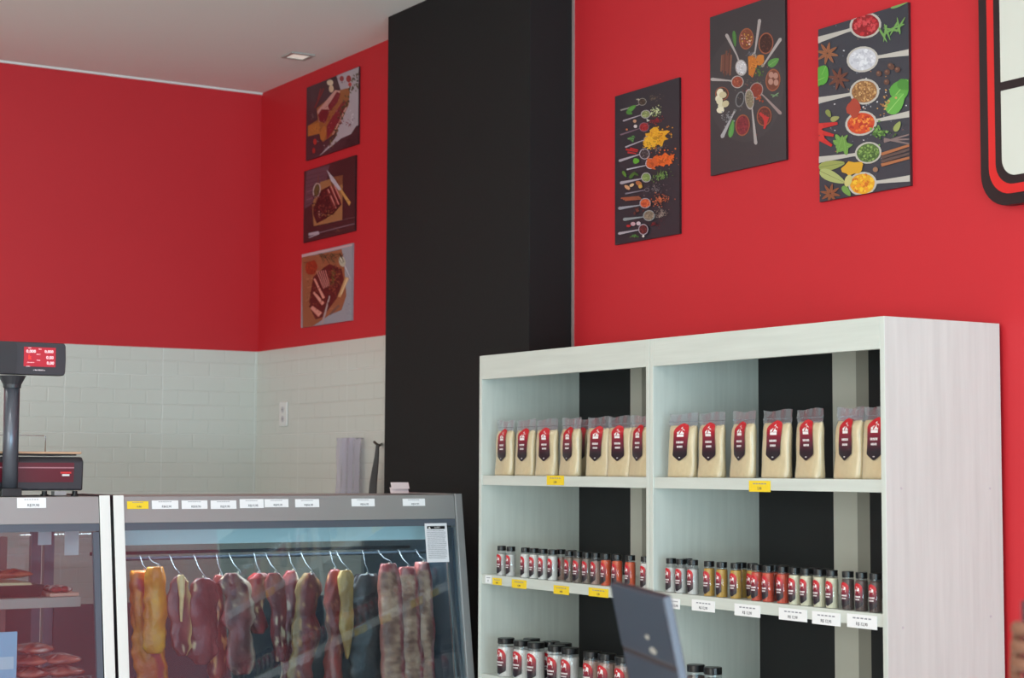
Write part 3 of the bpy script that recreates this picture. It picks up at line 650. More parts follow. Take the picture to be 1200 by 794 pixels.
# ------------------------------------------------------------------ refrigerated meat cases
TOPZ = 1.452
KS = GK
glass = glass_mat('case_glass', tint=(232,241,245), refl=1.35, haze=.012, hazecol=(190,205,220))
glassb = glass_mat('rear_case_glass', tint=(225,233,236), refl=.8)
def yg(z, off=0): return GY - off - KS*(GZ-z)
def case(x0, x1, label, wl, wr_, post_l, post_r, capw=.032):
    t = thing('meat_case', label, 'display case', ((x0+x1)/2, 5.2, 0), 'refrigerated meat cases')
    yb = 6.55; zb = .45
    def side(xa, xb, m, nm, grow=.006):
        MB().prism([(xa, yg(zb)-grow, zb), (xa, yg(TOPZ)-grow, TOPZ+.004), (xa, 6.22, TOPZ+.004), (xa, yb, 1.33), (xa, yb, zb)], (xb-xa, 0, 0)).build(nm, m, t, .001)
    # posts at the two ends of the front and slender end frames
    for xa, xb, m in ((x0, x0+wl, post_l), (x1-wr_, x1, post_r)):
        MB().prism([(xa, yg(zb, .008), zb), (xa, yg(TOPZ+.004, .008), TOPZ+.004), (xa, yg(TOPZ)-.001, TOPZ+.004), (xa, yg(zb)-.001, zb)], (xb-xa, 0, 0)).build('front_post', m, t, .0015)
        MB().prism([(xa+.001, yg(zb), zb), (xa+.001, yg(TOPZ), TOPZ), (xa+.001, yg(TOPZ)+.04, TOPZ), (xa+.001, yg(zb)+.04, zb)], (xb-xa-.002, 0, 0)).build('end_frame', m if m is not whitep else mat('end_frame_dark', (44,32,42), .5), t)
        MB().box((xa, 5.835, TOPZ-.03), (xb, 6.22, TOPZ+.004)).build('top_rail', m if m is not whitep else mat('end_frame_dark', (44,32,42), .5), t, .001)
        MB().prism([(xa, 6.22, TOPZ+.004), (xa, 6.55, 1.33), (xa, 6.55, zb), (xa, 6.52, zb), (xa, 6.52, 1.31), (xa, 6.21, TOPZ-.03)], (xb-xa, 0, 0)).build('rear_post', m if m is not whitep else alud, t)
    xi, xj = x0+wl, x1-wr_
    h0 = 1.363
    MB().prism([(xi, yg(h0), h0), (xi, yg(TOPZ), TOPZ), (xi, yg(TOPZ)+.06, TOPZ), (xi, yg(h0)+.06, h0)], (xj-xi, 0, 0)).build('header', alu, t, .002)
    MB().box((xi, GY+.062, TOPZ-.012), (xj, 6.21, TOPZ)).build('top_panel', alu, t, .001)
    MB().prism([(xi, yg(1.338)+.004, 1.338), (xi, yg(h0)+.004, h0), (xi, yg(h0)+.04, h0), (xi, yg(1.338)+.04, 1.338)], (xj-xi, 0, 0)).build('glass_rim', alud, t)
    MB().prism([(xi, yg(zb)+.004, zb), (xi, yg(1.338)+.004, 1.338), (xi, yg(1.338)+.009, 1.338), (xi, yg(zb)+.009, zb)], (xj-xi, 0, 0)).build('front_glass', glass, t)
    MB().prism([(xi, 6.21, TOPZ-.01), (xi, 6.53, 1.33), (xi, 6.53, 1.322), (xi, 6.205, TOPZ-.018)], (xj-xi, 0, 0)).build('rear_glass', glassb, t)
    MB().box((xi, 6.525, 1.04), (xj, 6.53, 1.32)).build('rear_glass', glassb, t)
    MB().box((xi, 6.51, zb), (xj, 6.54, 1.04)).build('rear_panel', mat('case_inner_dark', (34,42,54), .5), t)
    MB().box((x0, 5.62, .0), (x1, yb, zb)).build('cabinet', mat('case_cabinet', (70,72,78), .5), t, .004)
    MB().box((xi, 5.68, zb), (xj, 6.50, zb+.12)).build('deck', mat('case_deck', (60,66,74), .4), t)
    return t, xi, xj
lampm = mat('case_lamp_housing', (190,212,214), .35, emis=(190,222,228), es=.22)
cR, rx0, rx1 = case(2.064, 3.419, 'grey framed meat case with hanging cuts of meat, right of the white posts', .036, .030, whitep, alu)
MB().box((rx0, 5.90, 1.283), (rx1-.04, 5.94, 1.345)).build('lamp_housing', lampm, cR, .004)
MB().prism([(rx1-.012, yg(.58)+.02, .58), (rx1-.012, yg(1.33)+.02, 1.33), (rx1-.012, 6.2, 1.33), (rx1-.012, 6.5, 1.3), (rx1-.012, 6.5, .58)], (.011,0,0)).build('inner_side_panel', mat('case_inner_side', (60,74,88), .3, metal=.4), cR)
MB().prism([(rx1-.03, yg(.58)+.03, .58), (rx1-.03, yg(1.33)+.03, 1.33), (rx1-.03, yg(1.33)+.04, 1.33), (rx1-.03, yg(.58)+.04, .58)], (.006,0,0)).build('inner_strip', steel, cR)
RZ = on(1, 5.955, 300, 651).z
for y, z in ((5.955, RZ), (6.12, RZ+.012)): MB().tube([(rx0, y, z), (rx1-.012, y, z)], .006, 8).build('hanging_rail', mat('rail_metal', (36,42,50), .9, spec=.1), cR, smooth=True)
cL, lx0, lx1 = case(.85, 2.052, 'grey framed meat case with shelves of packed meat, left of the white posts', .034, .036, whitep, whitep)
MB().box((lx0, 5.87, 1.084), (lx1-.03, 6.35, 1.118)).build('case_shelf', mat('case_shelf', (170,160,150), .4), cL, .002)
MB().box((lx0, 5.76, .80), (lx1-.01, 6.49, .815)).build('case_shelf', mat('case_shelf'), cL, .002)
wr2 = MB()
for i in range(44): x = lx0+.04+i*.025; wr2.tube([(x, 5.79, .815), (x, 5.79, .862)], .0016, 5)
wr2.tube([(lx0, 5.79, .862), (lx1-.01, 5.79, .862)], .0024, 6); wr2.build('wire_fence', steel, cL)
MB().box((1.86, 6.40, .58), (1.89, 6.43, 1.30)).build('inner_post', mat('inner_post', (150,110,104), .4), cL)
MB().prism([(lx1-.022, yg(.46)+.002, .46), (lx1-.022, yg(1.335)+.002, 1.335), (lx1-.022, yg(1.335)+.02, 1.335), (lx1-.022, yg(.46)+.02, .46)], (.02,0,0)).build('inner_strip', alud, cL)

# price tags along the headers
def tag_g(u0, v0, u1, v1, m, label, words):
    a = on_glass(u0, (v0+v1)/2, .002); b = on_glass(u1, (v0+v1)/2, .002); zt = on_glass((u0+u1)/2, v0, .002).z; zb = on_glass((u0+u1)/2, v1, .002).z
    t = thing('price_tag', label, 'price tag', ((a.x+b.x)/2, yg(zb, .002), zb), 'price tags on the meat case headers')
    MB().prism([(a.x, yg(zb,.0012), zb), (a.x, yg(zt,.0012), zt), (a.x, yg(zt,.0024), zt), (a.x, yg(zb,.0024), zb)], (b.x-a.x, 0, 0)).build('card', m, t)
    h = zt-zb; bas = Matrix.Rotation(-math.atan(KS), 3, 'X') @ FACE_NY
    zc = zb+h*.27; writing(words, h*.36, textm, ((a.x+b.x)/2+(b.x-a.x)*.05, yg(zc,.0032), zc), bas, t)
    z2 = zb+h*.8; bars = MB()
    for i in range(6):
        x = a.x+(b.x-a.x)*(.25+i*.085); bars.prism([(x, yg(z2,.0028), z2), (x, yg(z2+.0022,.0028), z2+.0022), (x, yg(z2+.0022,.0024), z2+.0022), (x, yg(z2,.0024), z2)], ((b.x-a.x)*.06,0,0))
    bars.build('small_print', mat('faint_print'), t)
tg = [(20,583,54,595,wp,'white price tag on the header of the left meat case, below the scale','R$39,90'),
      (149,587,174,596,ylp,'yellow price tag at the left end of the right meat case header','9,90'),
      (178,586,209,596,wp,'white price tag next to the yellow tag on the meat case header','R$62,90'),
      (213,586,243,596,wp,'white price tag second after the yellow tag on the meat case header','R$38,90'),
      (247,586,277,596,wp,'white price tag third after the yellow tag on the meat case header','R$29,90'),
      (281,584.5,309,595,wp,'left tag of the touching pair of white price tags on the header','R$19,90'),
      (310,584.5,338,594,wp,'right tag of the touching pair of white price tags on the header','R$39,90'),
      (346,584.5,374,594,wp,'white price tag alone just right of the touching pair on the header','R$56,90'),
      (412,584,439,593,wp,'white price tag second from the right end of the meat case header','R$36,90'),
      (472,584,498,592.5,wp,'white price tag at the right end of the meat case header','R$24,90')]
for q in tg: tag_g(*q)
# warning notice on the glass
a = on_glass(498, 613, .004); b = on_glass(527, 658, .004)
wn = thing('warning_notice', 'white notice with black heading stuck on the top right of the meat case glass', 'notice', ((a.x+b.x)/2, yg(b.z), b.z))
def gpatch(xa, xb, za, zb, off, nm, m, par):
    return MB().prism([(xa, yg(za,off), za), (xa, yg(zb,off), zb), (xa, yg(zb,off-.0004), zb), (xa, yg(za,off-.0004), za)], (xb-xa,0,0)).build(nm, m, par)
OF = .004-.006
gpatch(a.x, b.x, b.z, a.z, .0005, 'sheet', mat('notice_paper', (225,225,230), .5), wn)
W_ = b.x-a.x; Hh = a.z-b.z
gpatch(a.x+.1*W_, b.x-.1*W_, a.z-.15*Hh, a.z-.07*Hh, .0011, 'heading', blk, wn)
bas = Matrix.Rotation(-math.atan(KS), 3, 'X') @ FACE_NY
writing('AVISO', .0085, logo_w, (a.x+.55*W_, yg(a.z-.11*Hh,.0018), a.z-.11*Hh), bas, wn)
m_ = MB(); tz = a.z-.14*Hh
m_.add([(a.x+.14*W_, yg(tz,.0018), tz), (a.x+.26*W_, yg(tz,.0018), tz), (a.x+.20*W_, yg(tz+.06*Hh,.0018), tz+.06*Hh)], [(0,1,2)]); m_.build('warning_triangle', logo_w, wn)
m_ = MB()
for i in range(20):
    z = a.z-Hh*(.2+i*.037); xa = a.x+.08*W_
    while xa < b.x-.14*W_:
        l = R.uniform(.05,.16)*W_; m_.prism([(xa, yg(z,.0011), z), (xa, yg(z+.0016,.0011), z+.0016), (xa, yg(z+.0016,.0008), z+.0016), (xa, yg(z,.0008), z)], (min(l, b.x-.08*W_-xa),0,0)); xa += l+.02*W_
    if i == 4: pass
m_.build('small_print', mat('notice_print', (120,120,130), .6), wn)

# folded price cards on top of the case
tc = thing('folded_price_card', 'stack of pink and white folded price cards on the right end of case', 'card', (3.26, 6.0, TOPZ+.0005))
def tent(u0, u1, z0, h, m, nm, y):
    x0 = on(1, y, u0, 572).x; x1 = on(1, y, u1, 572).x
    MB().prism([(x0, y-.035, z0), (x0+.014, y, z0+h), (x0+.014, y+.002, z0+h), (x0, y-.033, z0)], (x1-x0,0,0)).build(nm, m, tc)
    MB().prism([(x1+.0, y-.035, z0), (x1+.014, y, z0+h), (x1+.035, y+.035, z0)], (.001,0,0)).build(nm, mat('pink_card', (196,120,132), .6), tc)
    return x0, x1
x0, x1 = tent(453, 474, TOPZ+.0045, .022, mat('pale_card', (232,216,218), .6), 'lower_card', 5.95)
x0, x1 = tent(454, 474.5, TOPZ+.021, .024, mat('pale_card'), 'upper_card', 5.955)

# ------------------------------------------------------------------ hooks and meat
def nz(x, y, z): return noise.noise(Vector((x, y, z)))
meatm = mat('meat_surface', rough=.3, vcol=True, bump=.8, bscale=55, spec=.5, var=.16, vscale=38)
def px(u, v, y): return on(1, y, u, v)
def hook(x, y, ztop, zlow):
    h = thing('meat_hook', 'hook', 'hook', (x, y, zlow))
    yr = 5.955
    pts = [(x-.004, yr+.010, ztop-.002), (x-.004, yr+.006, ztop+.009), (x-.004, yr-.004, ztop+.010), (x-.003, yr-.011, ztop), (x, (yr+y)/2-.006, (ztop+zlow)/2), (x+.006, y-.008, zlow+.008), (x+.010, y-.010, zlow-.002), (x+.007, y-.016, zlow-.006)]
    MB().tube(pts, .0017, 6).build('hook_wire', mat('hook_steel', (120,122,126), .45, metal=.6), h, smooth=True); return h
def meat(u0, u1, v0, v1, y, colf, label, name='hanging_meat', th=.02, prof=None, shift=0, seed=0, ribs=False, hk=True, cat='meat'):
    """u0..u1 pixel width at mid height; v0 top, v1 bottom"""
    vc = (v0+v1)/2; xa = px(u0, vc, y).x; xb = px(u1, vc, y).x; w = (xb-xa)*(1.06 if ribs else 1.13); wob = .35 if ribs else 1; zt = px((u0+u1)/2, v0, y).z; zb = max(.585, px((u0+u1)/2, v1, y).z)
    xc = (xa+xb)/2; sh = shift*(px(700,700,y).x-px(690,700,y).x)/10
    prof = prof or (lambda t: min(1, (.42+7*t)) * min(1, .45+5*(1-t)))
    n = 28; rows = 44; rings = []; cc = []
    for j in range(rows+1):
        t_ = j/rows; z = zt+(zb-zt)*t_; ww = w/2*prof(t_)*(1+wob*(.30*nz(seed, z*10, 3)+.22*nz(seed, z*26, 8))); x_ = xc+sh*t_+w*wob*.30*nz(seed+5, z*8, 1)
        hh = th*(.55+.45*prof(t_))*(1+.25*nz(seed+9, z*12, 2))
        ring = []
        for i in range(n):
            a = 2*PI*i/n; cx, sy = math.cos(a), math.sin(a); s_ = cx
            rr = 1+wob*(.10*math.sin(3*a+seed*2+z*9)+.22*nz(seed+math.cos(a)*2, math.sin(a)*2, z*14)+.10*nz(seed+math.cos(a)*5, math.sin(a)*5, z*34))
            yy = y + hh*sy*rr
            if ribs and sy < 0: yy -= .0045*(1+nz(seed,z*20,5))*math.sin(z*2*PI/.026+2.5*nz(seed+3,z*12,cx)+cx*1.6)*abs(sy)
            p = Vector((x_+ww*cx*rr, yy, z)); ring.append(p)
            cc.append(rgb(*[max(0, min(255, q)) for q in colf(s_, t_, nz(seed+p.x*26, 7, p.z*9), nz(seed+p.x*75, 3+p.y*60, p.z*24), sy)]))
        rings.append(ring)
    if hk:
        t = thing(name, label, cat, (xc, y, zb), 'meat hanging in the right case')
        MB().loft(rings, True, True, cc).build('flesh', meatm, t, smooth=True)
        # remarkable end cord
        MB().tube([(xc, y, zt-.01), (xc+.004, y-.004, zt+.006)], .0025, 6).build('loop', mat('butcher_string', (206,196,180), .8), t)
        h = hook(xc, y, RZ, zt+.001); tag(h, 'steel hook holding the ' + ' '.join(label.split(',')[0].split()[:12]), 'hook', 'meat hooks on the rail')
    else:
        mb = MB().loft(rings, True, True, cc); o = mb.build(name, meatm, smooth=True); tag(o, label, cat, 'meat hanging in the right case')
def mix(a, b, k): k = max(0, min(1, k)); return tuple(a[i]+(b[i]-a[i])*k for i in range(3))
def flesh(base, dark, fat, fa=.25, edge=0, efat=None):
    def f(s, t, n1, n2, sy):
        c_ = mix(base, dark, .5+n1*1.4); c_ = mix(c_, fat, (n1*.6+n2*.8-fa)*5)
        if edge and s*edge > .55: c_ = mix(c_, efat or fat, (s*edge-.55)*4)
        return c_
    return f
Y0 = 5.2
redb, redd, fatc = (150,62,62), (92,34,38), (214,186,150)
org = lambda s,t,n1,n2,sy: mix(mix((236,150,44),(206,96,30),.5+n1*1.5), (170,44,66), (1 if (s > -.2+ .9*(t-.4) and s < .25+.9*(t-.4) and t>.05) else 0)*.75)
yl = lambda s,t,n1,n2,sy: mix((240,168,46),(226,130,36),.5+n1*1.6)
blk_ = lambda t: min(1, .6+4*t)*min(1, .6+5*(1-t))
meat(171,194,664,765,5.885,yl,'yellow-orange cured slab, upper of the two at the left end of the right case',prof=blk_,seed=1,th=.022)
meat(150,182,668,830,5.930,org,'orange cured slab with a crimson streak, leftmost in the right case',prof=blk_,seed=2,shift=14,th=.02,name='cured_slab')
meat(196,218,675,768,5.885,flesh((150,84,80),(100,48,50),fatc,.5,1,(226,196,130)),'pinkish-brown cut with a pale fat drip, just right of the orange slabs',seed=3,shift=6)
meat(209,217,673,728,5.855,flesh((228,196,140),(206,160,100),(236,214,170)),'narrow pale fat strip hanging before the pinkish-brown cut',seed=4,th=.012,name='fat_strip',prof=lambda t: min(1,.6+3*t)*(1-.8*t),hk=False)
meat(221,250,677,778,5.885,flesh((140,66,66),(92,38,42),fatc,.48),'dark red cut with marbling, third piece right of the orange slabs',seed=5,shift=2)
meat(247,264,673,800,5.930,flesh((150,60,50),(84,32,36),(214,150,90),.25),'narrow dark cut with an orange top, left of the reddish flank',seed=6)
meat(263,291,671,790,5.885,flesh((146,62,62),(100,42,46),fatc,.4,1,(190,160,140)),'reddish-brown flank with pale edge streak, before the rail of hooks',seed=7,shift=4)
meat(289,312,671,742,5.930,flesh((156,50,52),(112,36,42),(216,176,130),.3),'short red cut with a fatty lower end, near the middle of the rail',seed=8)
meat(309,331,671,775,5.885,flesh((150,46,50),(104,34,42),fatc,.35),'deep red cut with a pointed lower end, right of the short red cut',seed=9,shift=8,prof=lambda t: min(1,.5+5*t)*(1-.55*t))
meat(331,350,668,830,5.930,flesh((150,50,56),(110,36,46),(220,196,170),.15),'long red cut with white fat at its top and middle',seed=10,shift=-2)
meat(349,374,671,830,5.885,flesh((148,46,48),(100,40,40),(206,150,90),.3,-1,(150,112,70)),'broad red cut with a golden-brown left side, right of the diagonal joint',seed=11,shift=-8)
meat(381,398,667,830,5.930,flesh((170,56,46),(120,40,40),(220,150,100),.35),'slim bright red and orange strip left of the yellow sausage',seed=12,shift=3)
meat(397,411,668,772,5.885,lambda s,t,n1,n2,sy: mix((196,152,84),(160,116,60),.4+n1*1.3),'long yellow sausage tapering to a point, left of the black jerky',name='sausage',seed=13,th=.017,prof=lambda t: min(1,.7+5*t)*min(1,1.9*(1-t)**.7+.02),shift=3)
meat(411,444,672,830,5.930,lambda s,t,n1,n2,sy: mix((40,34,38),(74,58,54),.3+n1*1.6),'nearly black dried beef slab left of the ribs',name='dried_beef',seed=14,th=.028,prof=blk_,shift=4)
def ribc(s,t,n1,n2,sy):
    c_ = mix((216,164,134),(134,82,66),.4+n1*1.5+.22*math.sin(t*95+s*2+n1*6)); 
    if s > .5 or t < .05: c_ = mix((176,70,72),(206,140,132),.5+n2*2.2)
    if s < -.86: c_ = mix(c_,(176,90,84),.6)
    return c_
rp = lambda t: min(1,.62+3*t)*min(1,.7+2*(1-t))
meat(441,467,660,830,5.880,ribc,'rack of ribs nearest the black dried beef, leftmost of three',name='rib_rack',seed=15,th=.02,prof=rp,shift=9,ribs=True)
meat(463,488,664,825,5.895,ribc,'middle rack of the three hanging rib racks',name='rib_rack',seed=16,th=.02,prof=rp,shift=8,ribs=True)
meat(483,505,658,822,5.910,ribc,'rightmost rack of the three hanging rib racks, below the notice',name='rib_rack',seed=17,th=.022,prof=rp,shift=5,ribs=True)

# ------------------------------------------------------------------ contents of the left case
def tray_thing(name, label, cat, x0, x1, y0, y1, z, h, m):
    t = thing(name, label, cat, ((x0+x1)/2, (y0+y1)/2, z))
    b = MB(); b.loft([[(x0+.01,y0+.01,z),(x1-.01,y0+.01,z),(x1-.01,y1-.01,z),(x0+.01,y1-.01,z)],[(x0,y0,z+h),(x1,y0,z+h),(x1,y1,z+h),(x0,y1,z+h)],[(x0+.006,y0+.006,z+h),(x1-.006,y0+.006,z+h),(x1-.006,y1-.006,z+h),(x0+.006,y1-.006,z+h)],[(x0+.014,y0+.014,z+.004),(x1-.014,y0+.014,z+.004),(x1-.014,y1-.014,z+.004),(x0+.014,y1-.014,z+.004)]])
    b.build('tray', m, t); return t
blackt = mat('black_tray', (24,24,30), .35)
xr = px(52, 690, 5.9).x
t = tray_thing('cheese_tray', 'black tray holding a pale cheese block on the upper shelf of the left case', 'tray', 1.48, xr, 5.90, 6.12, 1.1185, .040, blackt)
MB().loft([[(1.50,5.915,1.135),(xr-.02,5.915,1.135),(xr-.02,6.1,1.135),(1.50,6.1,1.135)],[(1.50,5.915,1.172),(xr-.04,5.915,1.166),(xr-.04,6.1,1.166),(1.50,6.1,1.178)]]).build('cheese_block', mat('cheese', (226,206,160), .5, var=.05, vscale=20), t, .004)
def pack(name, cx, cy, z, lx, ly, h, base, label, seed, par=None, rz=0):
    rr = random.Random(seed); rings = []; cc = []; n = 24
    for j in range(7):
        q = j/6; k = math.sin(PI*(.12+.8*q)); z_ = z + h*q
        ring = []
        for i in range(n):
            a = 2*PI*i/n; cx_ = math.copysign(abs(math.cos(a))**.6, math.cos(a)); sy = math.copysign(abs(math.sin(a))**.6, math.sin(a))
            w = 1+.16*nz(seed+cx_*2, sy*2, z_*40); xx = lx/2*cx_*k*w; yy = ly/2*sy*k*w
            ring.append((cx+xx*math.cos(rz)-yy*math.sin(rz), cy+xx*math.sin(rz)+yy*math.cos(rz), z_+h*.12*nz(xx*30+seed, yy*30, 0)*q))
            m1 = nz(seed+xx*50, yy*50, z_*50); cc.append(rgb(*mix(mix(base, (120,40,40), .4+m1*1.5), (226,196,186), (m1-.2)*4)))
        rings.append(ring)
    packm = mat('vacuum_pack', rough=.18, vcol=True, bump=.6, bscale=70, coat=.6)
    mb = MB().loft(rings, True, True, cc)
    if par is None: return tag(mb.build(name, packm, smooth=True), label, 'meat', 'packed meat in the left case')
    return mb.build(name, packm, par, smooth=True)
pk = pack('meat_portion', 1.775, 5.99, 1.1775, .15, .10, .032, (206,110,80), 'pinkish meat portion resting on the pale cheese block in the left case', 41)
t = thing('meat_tray', 'pink foam tray of small red meat cuts on the upper shelf of the left case', 'tray', (1.985, 5.96, 1.1185), 'packed meat in the left case')
MB().box((px(57,700,5.9).x, 5.885, 1.1185), (1.985, 6.03, 1.130)).build('foam_tray', mat('pink_foam', (228,170,150), .6), t, .003)
for i in range(6): pack('meat_piece', px(66,700,5.9).x+.034*(i%2), 5.91+.042*(i//2), 1.1302, .04, .045, .022, (170,56,52), '', 50+i, t)
for i, (u, v, w_) in enumerate(((75,762,62),(98,764,50),(85,754,60),(60,750,48),(104,771,44),(52,768,50))):
    pass
spots = [(1.60,.916,.15),(1.66,.916,.1)]
k = 0
lbls = ['bottom pack at the left of the sausage pile','bottom pack at the right of the sausage pile','second-layer pack at the left of the sausage pile','second-layer pack at the right of the sausage pile','third-layer pack at the left of the sausage pile','third-layer pack at the right of the sausage pile','topmost pack of the sausage pile']
zz = .8152
for lay in range(4):
    for s_ in range(2 if lay < 3 else 1):
        x = (1.83 + .105*s_) if lay < 3 else 1.85
        pack('meat_pack', x+R.uniform(-.006,.006), 5.90+.02*lay, zz, .125, .18, .037, (206,110,92), 'vacuum-packed pink meat, '+lbls[k], 60+k, rz=R.uniform(-.25,.25)*.3); k += 1
    zz += .0375
t = tray_thing('dark_tray', 'dark tray of pale meat on the lower shelf of the left case', 'tray', 1.55, 1.76, 5.95, 6.15, .8155, .13, mat('green_black_tray', (30,40,40), .35))
pack('tray_filling', 1.66, 6.05, .915, .17, .15, .05, (206,150,120), '', 77, t)
# light blue sign
x1 = px(18, 740, 5.83).x; zt = px(10, 740, 5.83).z
t = thing('blue_sign', 'light blue card sign standing at the bottom left of the left case', 'sign', (1.6, 5.83, .8155))
MB().box((1.50, 5.828, .8155), (x1+.006, 5.832, zt)).build('card', mat('blue_card', (150,196,226), .45), t)
MB().box((1.51, 5.8272, zt-.12), (x1-.004, 5.828, zt-.08)).build('pale_band', mat('pale_band', (206,226,238), .45), t)
# paper taped inside, and a pale sheet that imitates a faded reflection
for u0, v0, u1, v1, lb in ((45,618,60,638,'small white paper taped inside the left case near the red stripe'), (76,620,92,650,'pale sheet imitating a faded reflection, rear of the left case near its right end')):
    a = px(u0, v0, 6.18); b = px(u1, v1, 6.18)
    tag(MB().box((a.x, 6.179, b.z), (b.x, 6.181, a.z)).build('pale_sheet', paper), lb, 'paper')

# ------------------------------------------------------------------ scale on top of the left case
sc_ = thing('shop_scale', 'dark grey electronic scale with maroon panel and pole display on the left case', 'scale', (2.0184, 6.05, TOPZ+.0005))
sh = mat('scale_shell', (48,48,54), .4); Z0 = TOPZ + .0005
MB().prism([(1.4848,5.8870,Z0+0.0186),(1.4848,5.8812,Z0+0.1160),(1.4848,5.8986,Z0+0.1311),(1.4848,6.1828,Z0+0.1311),(1.4848,6.1944,Z0+0.0186)], (.505,0,0)).build('housing', sh, sc_, .006)
MB().prism([(1.5080,5.8829,Z0+0.0464),(1.5080,5.8775,Z0+0.1114),(1.5080,5.8800,Z0+0.1114),(1.5080,5.8853,Z0+0.0464)], (.447,0,0)).build('front_panel', mat('maroon_panel', (92,18,34), .3), sc_)
MB().prism([(1.5080,5.8782,Z0+0.0928),(1.5080,5.8777,Z0+0.0969),(1.5080,5.8800,Z0+0.0969),(1.5080,5.8800,Z0+0.0928)], (.447,0,0)).build('panel_line', mat('panel_line', (170,120,130), .4), sc_)
p = on(1, 5.8789, 77, 555)
for dz, w, m, nm in ((.004, .036, mat('badge_red', (210,50,50), .4), 'badge'), (-.004, .024, logo_w, 'badge')): MB().box((p.x-w/2, 5.8760, p.z+dz-.003), (p.x+w/2, 5.8800, p.z+dz+.003)).build(nm, m, sc_)
MB().box((1.4732,5.9044,Z0+0.1357),(1.9720,6.1828,Z0+0.1404)).build('platter_support', sh, sc_, .002)
MB().box((1.4616,5.8928,Z0+0.1406),(1.9859,6.1944,Z0+0.1485)).build('platter', mat('platter', (206,170,140), .35, metal=.3), sc_, .003)
g = MB(); zg = Z0+0.2065
g.tube([(1.4732,6.1712,Z0+0.1485),(1.4732,6.1712,zg),(1.9430,6.1712,zg),(1.9476,6.1712,zg-.004),(1.9476,6.1712,Z0+0.1485)], .0018, 6); g.build('guard_wire', steel, sc_, smooth=True)
for x in (1.5312, 1.8676, 1.9720):
    MB().lathe([(.014,0),(.014,.006),(.009,.007),(.009,.017)], (x,5.9160,Z0), 14).build('foot', blk, sc_)
MB().box((1.8908,5.8812,Z0+0.0023),(1.9314,5.9160,Z0+0.0162)).build('level_bracket', alu, sc_)
# pole
pxl, pxr = on(1,5.8464,4,500).x, on(1,5.8464,22,500).x; pc = (pxl+pxr)/2; pr = (pxr-pxl)/2
zp1 = on(1,5.8464,12,450).z
MB().lathe([(pr,.02),(pr,zp1-Z0)], (pc,5.8464,Z0), 24).build('pole', mat('pole_grey', (96,100,110), .3, metal=.5), sc_, smooth=True)
MB().box((pc-.036,5.8093,Z0+0.0006),(pc+.03,5.8835,Z0+0.0278)).build('pole_clamp', blk, sc_, .002)
MB().loft([[(pc+q*(pr+.003)*math.cos(a), 5.8464+q*(pr+.003)*math.sin(a), z) for a in [2*PI*i/20 for i in range(20)]] for q, z in ((1,zp1-.012),(1.05,zp1-.0),(1.5660,zp1+.028))]).build('pole_collar', sh, sc_)
dzt = on(1,5.8348,60,402).z; dzb = on(1,5.8348,60,440).z; dx1 = on(1,5.8348,75,420).x
def oct_(x0, x1, z0, z1, r, y): return [(x1-r,y,z0),(x1,y,z0+r*1.5),(x1+.0015,y,(z0+z1)/2),(x1,y,z1-r*1.5),(x1-r,y,z1),(x0+r,y,z1),(x0,y,z1-r),(x0,y,z0+r),(x0+r,y,z0)]
MB().prism(oct_(1.5428, dx1, dzb, dzt, .006, 5.8174), (0,.045,0)).build('display_head', sh, sc_, .003)
MB().prism(oct_(1.5486, on(1,5.8116,20,420).x, dzb+.003, dzt-.002, .006, 5.8139), (0,.003,0)).build('display_bezel', darkp, sc_)
a = on(1,5.8139,28.5,406); b = on(1,5.8139,65,430)
scr = MB().box((a.x, 5.8145, b.z), (b.x, 5.8176, a.z)).build('screen', mat('red_screen', (150,30,44), .3, emis=(190,30,48), es=.45), sc_)
glow = mat('screen_digits', (240,230,235), .4, emis=(255,240,245), es=.7); gl2 = mat('screen_k', (240,70,40), .4, emis=(255,60,40), es=.8)
def scrtx(s, size, u, v, m=None): p = on(1, 5.8139, u, v); writing(s, size, m or glow, (p.x, 5.8137, p.z), FACE_NY, sc_, 'screen_writing')
scrtx('0,000', 0.0145, 36.5, 411.5); scrtx('0,000', 0.0133, 57.5, 412); scrtx('0,00', 0.0145, 58.5, 419); scrtx('0,00', 0.0145, 59, 425.5); scrtx('k', 0.0209, 35, 418.5, gl2)
for s, u, v in (('TARA', 35, 407.5), ('PESO', 47, 409), ('PRECO', 45, 415), ('TOTAL', 45, 422), ('PESO BRUTO', 36, 424.5), ('MODO', 33, 429)): scrtx(s, .004, u, v)
scrtx('x  SELF SERVICE  x', 0.0049, 46, 433.5)

# ------------------------------------------------------------------ small things on the tiled wall
a = on(0, XW-.006, 329, 471); b = on(0, XW-.006, 337.5, 499)
t = thing('power_outlet', 'white double power outlet on the tiled side wall near the corner', 'outlet', (XW-.007, (a.y+b.y)/2, b.z))
MB().box((XW-.0155, b.y, b.z), (XW-.0065, a.y, a.z)).build('cover_plate', whitep, t, .003)
for k_ in (.3, .68):
    z = b.z+(a.z-b.z)*k_; MB().prism(disc((XW-.0155, (a.y+b.y)/2, z), .016, 12), (-.002,0,0)).build('socket', mat('socket_grey', (196,194,200), .4), t)
    hl = MB()
    for dy in (-.006, .006): hl.prism(disc((XW-.0175, (a.y+b.y)/2+dy, z), .0025, 8), (-.0006,0,0))
    hl.build('socket_hole', blk, t)
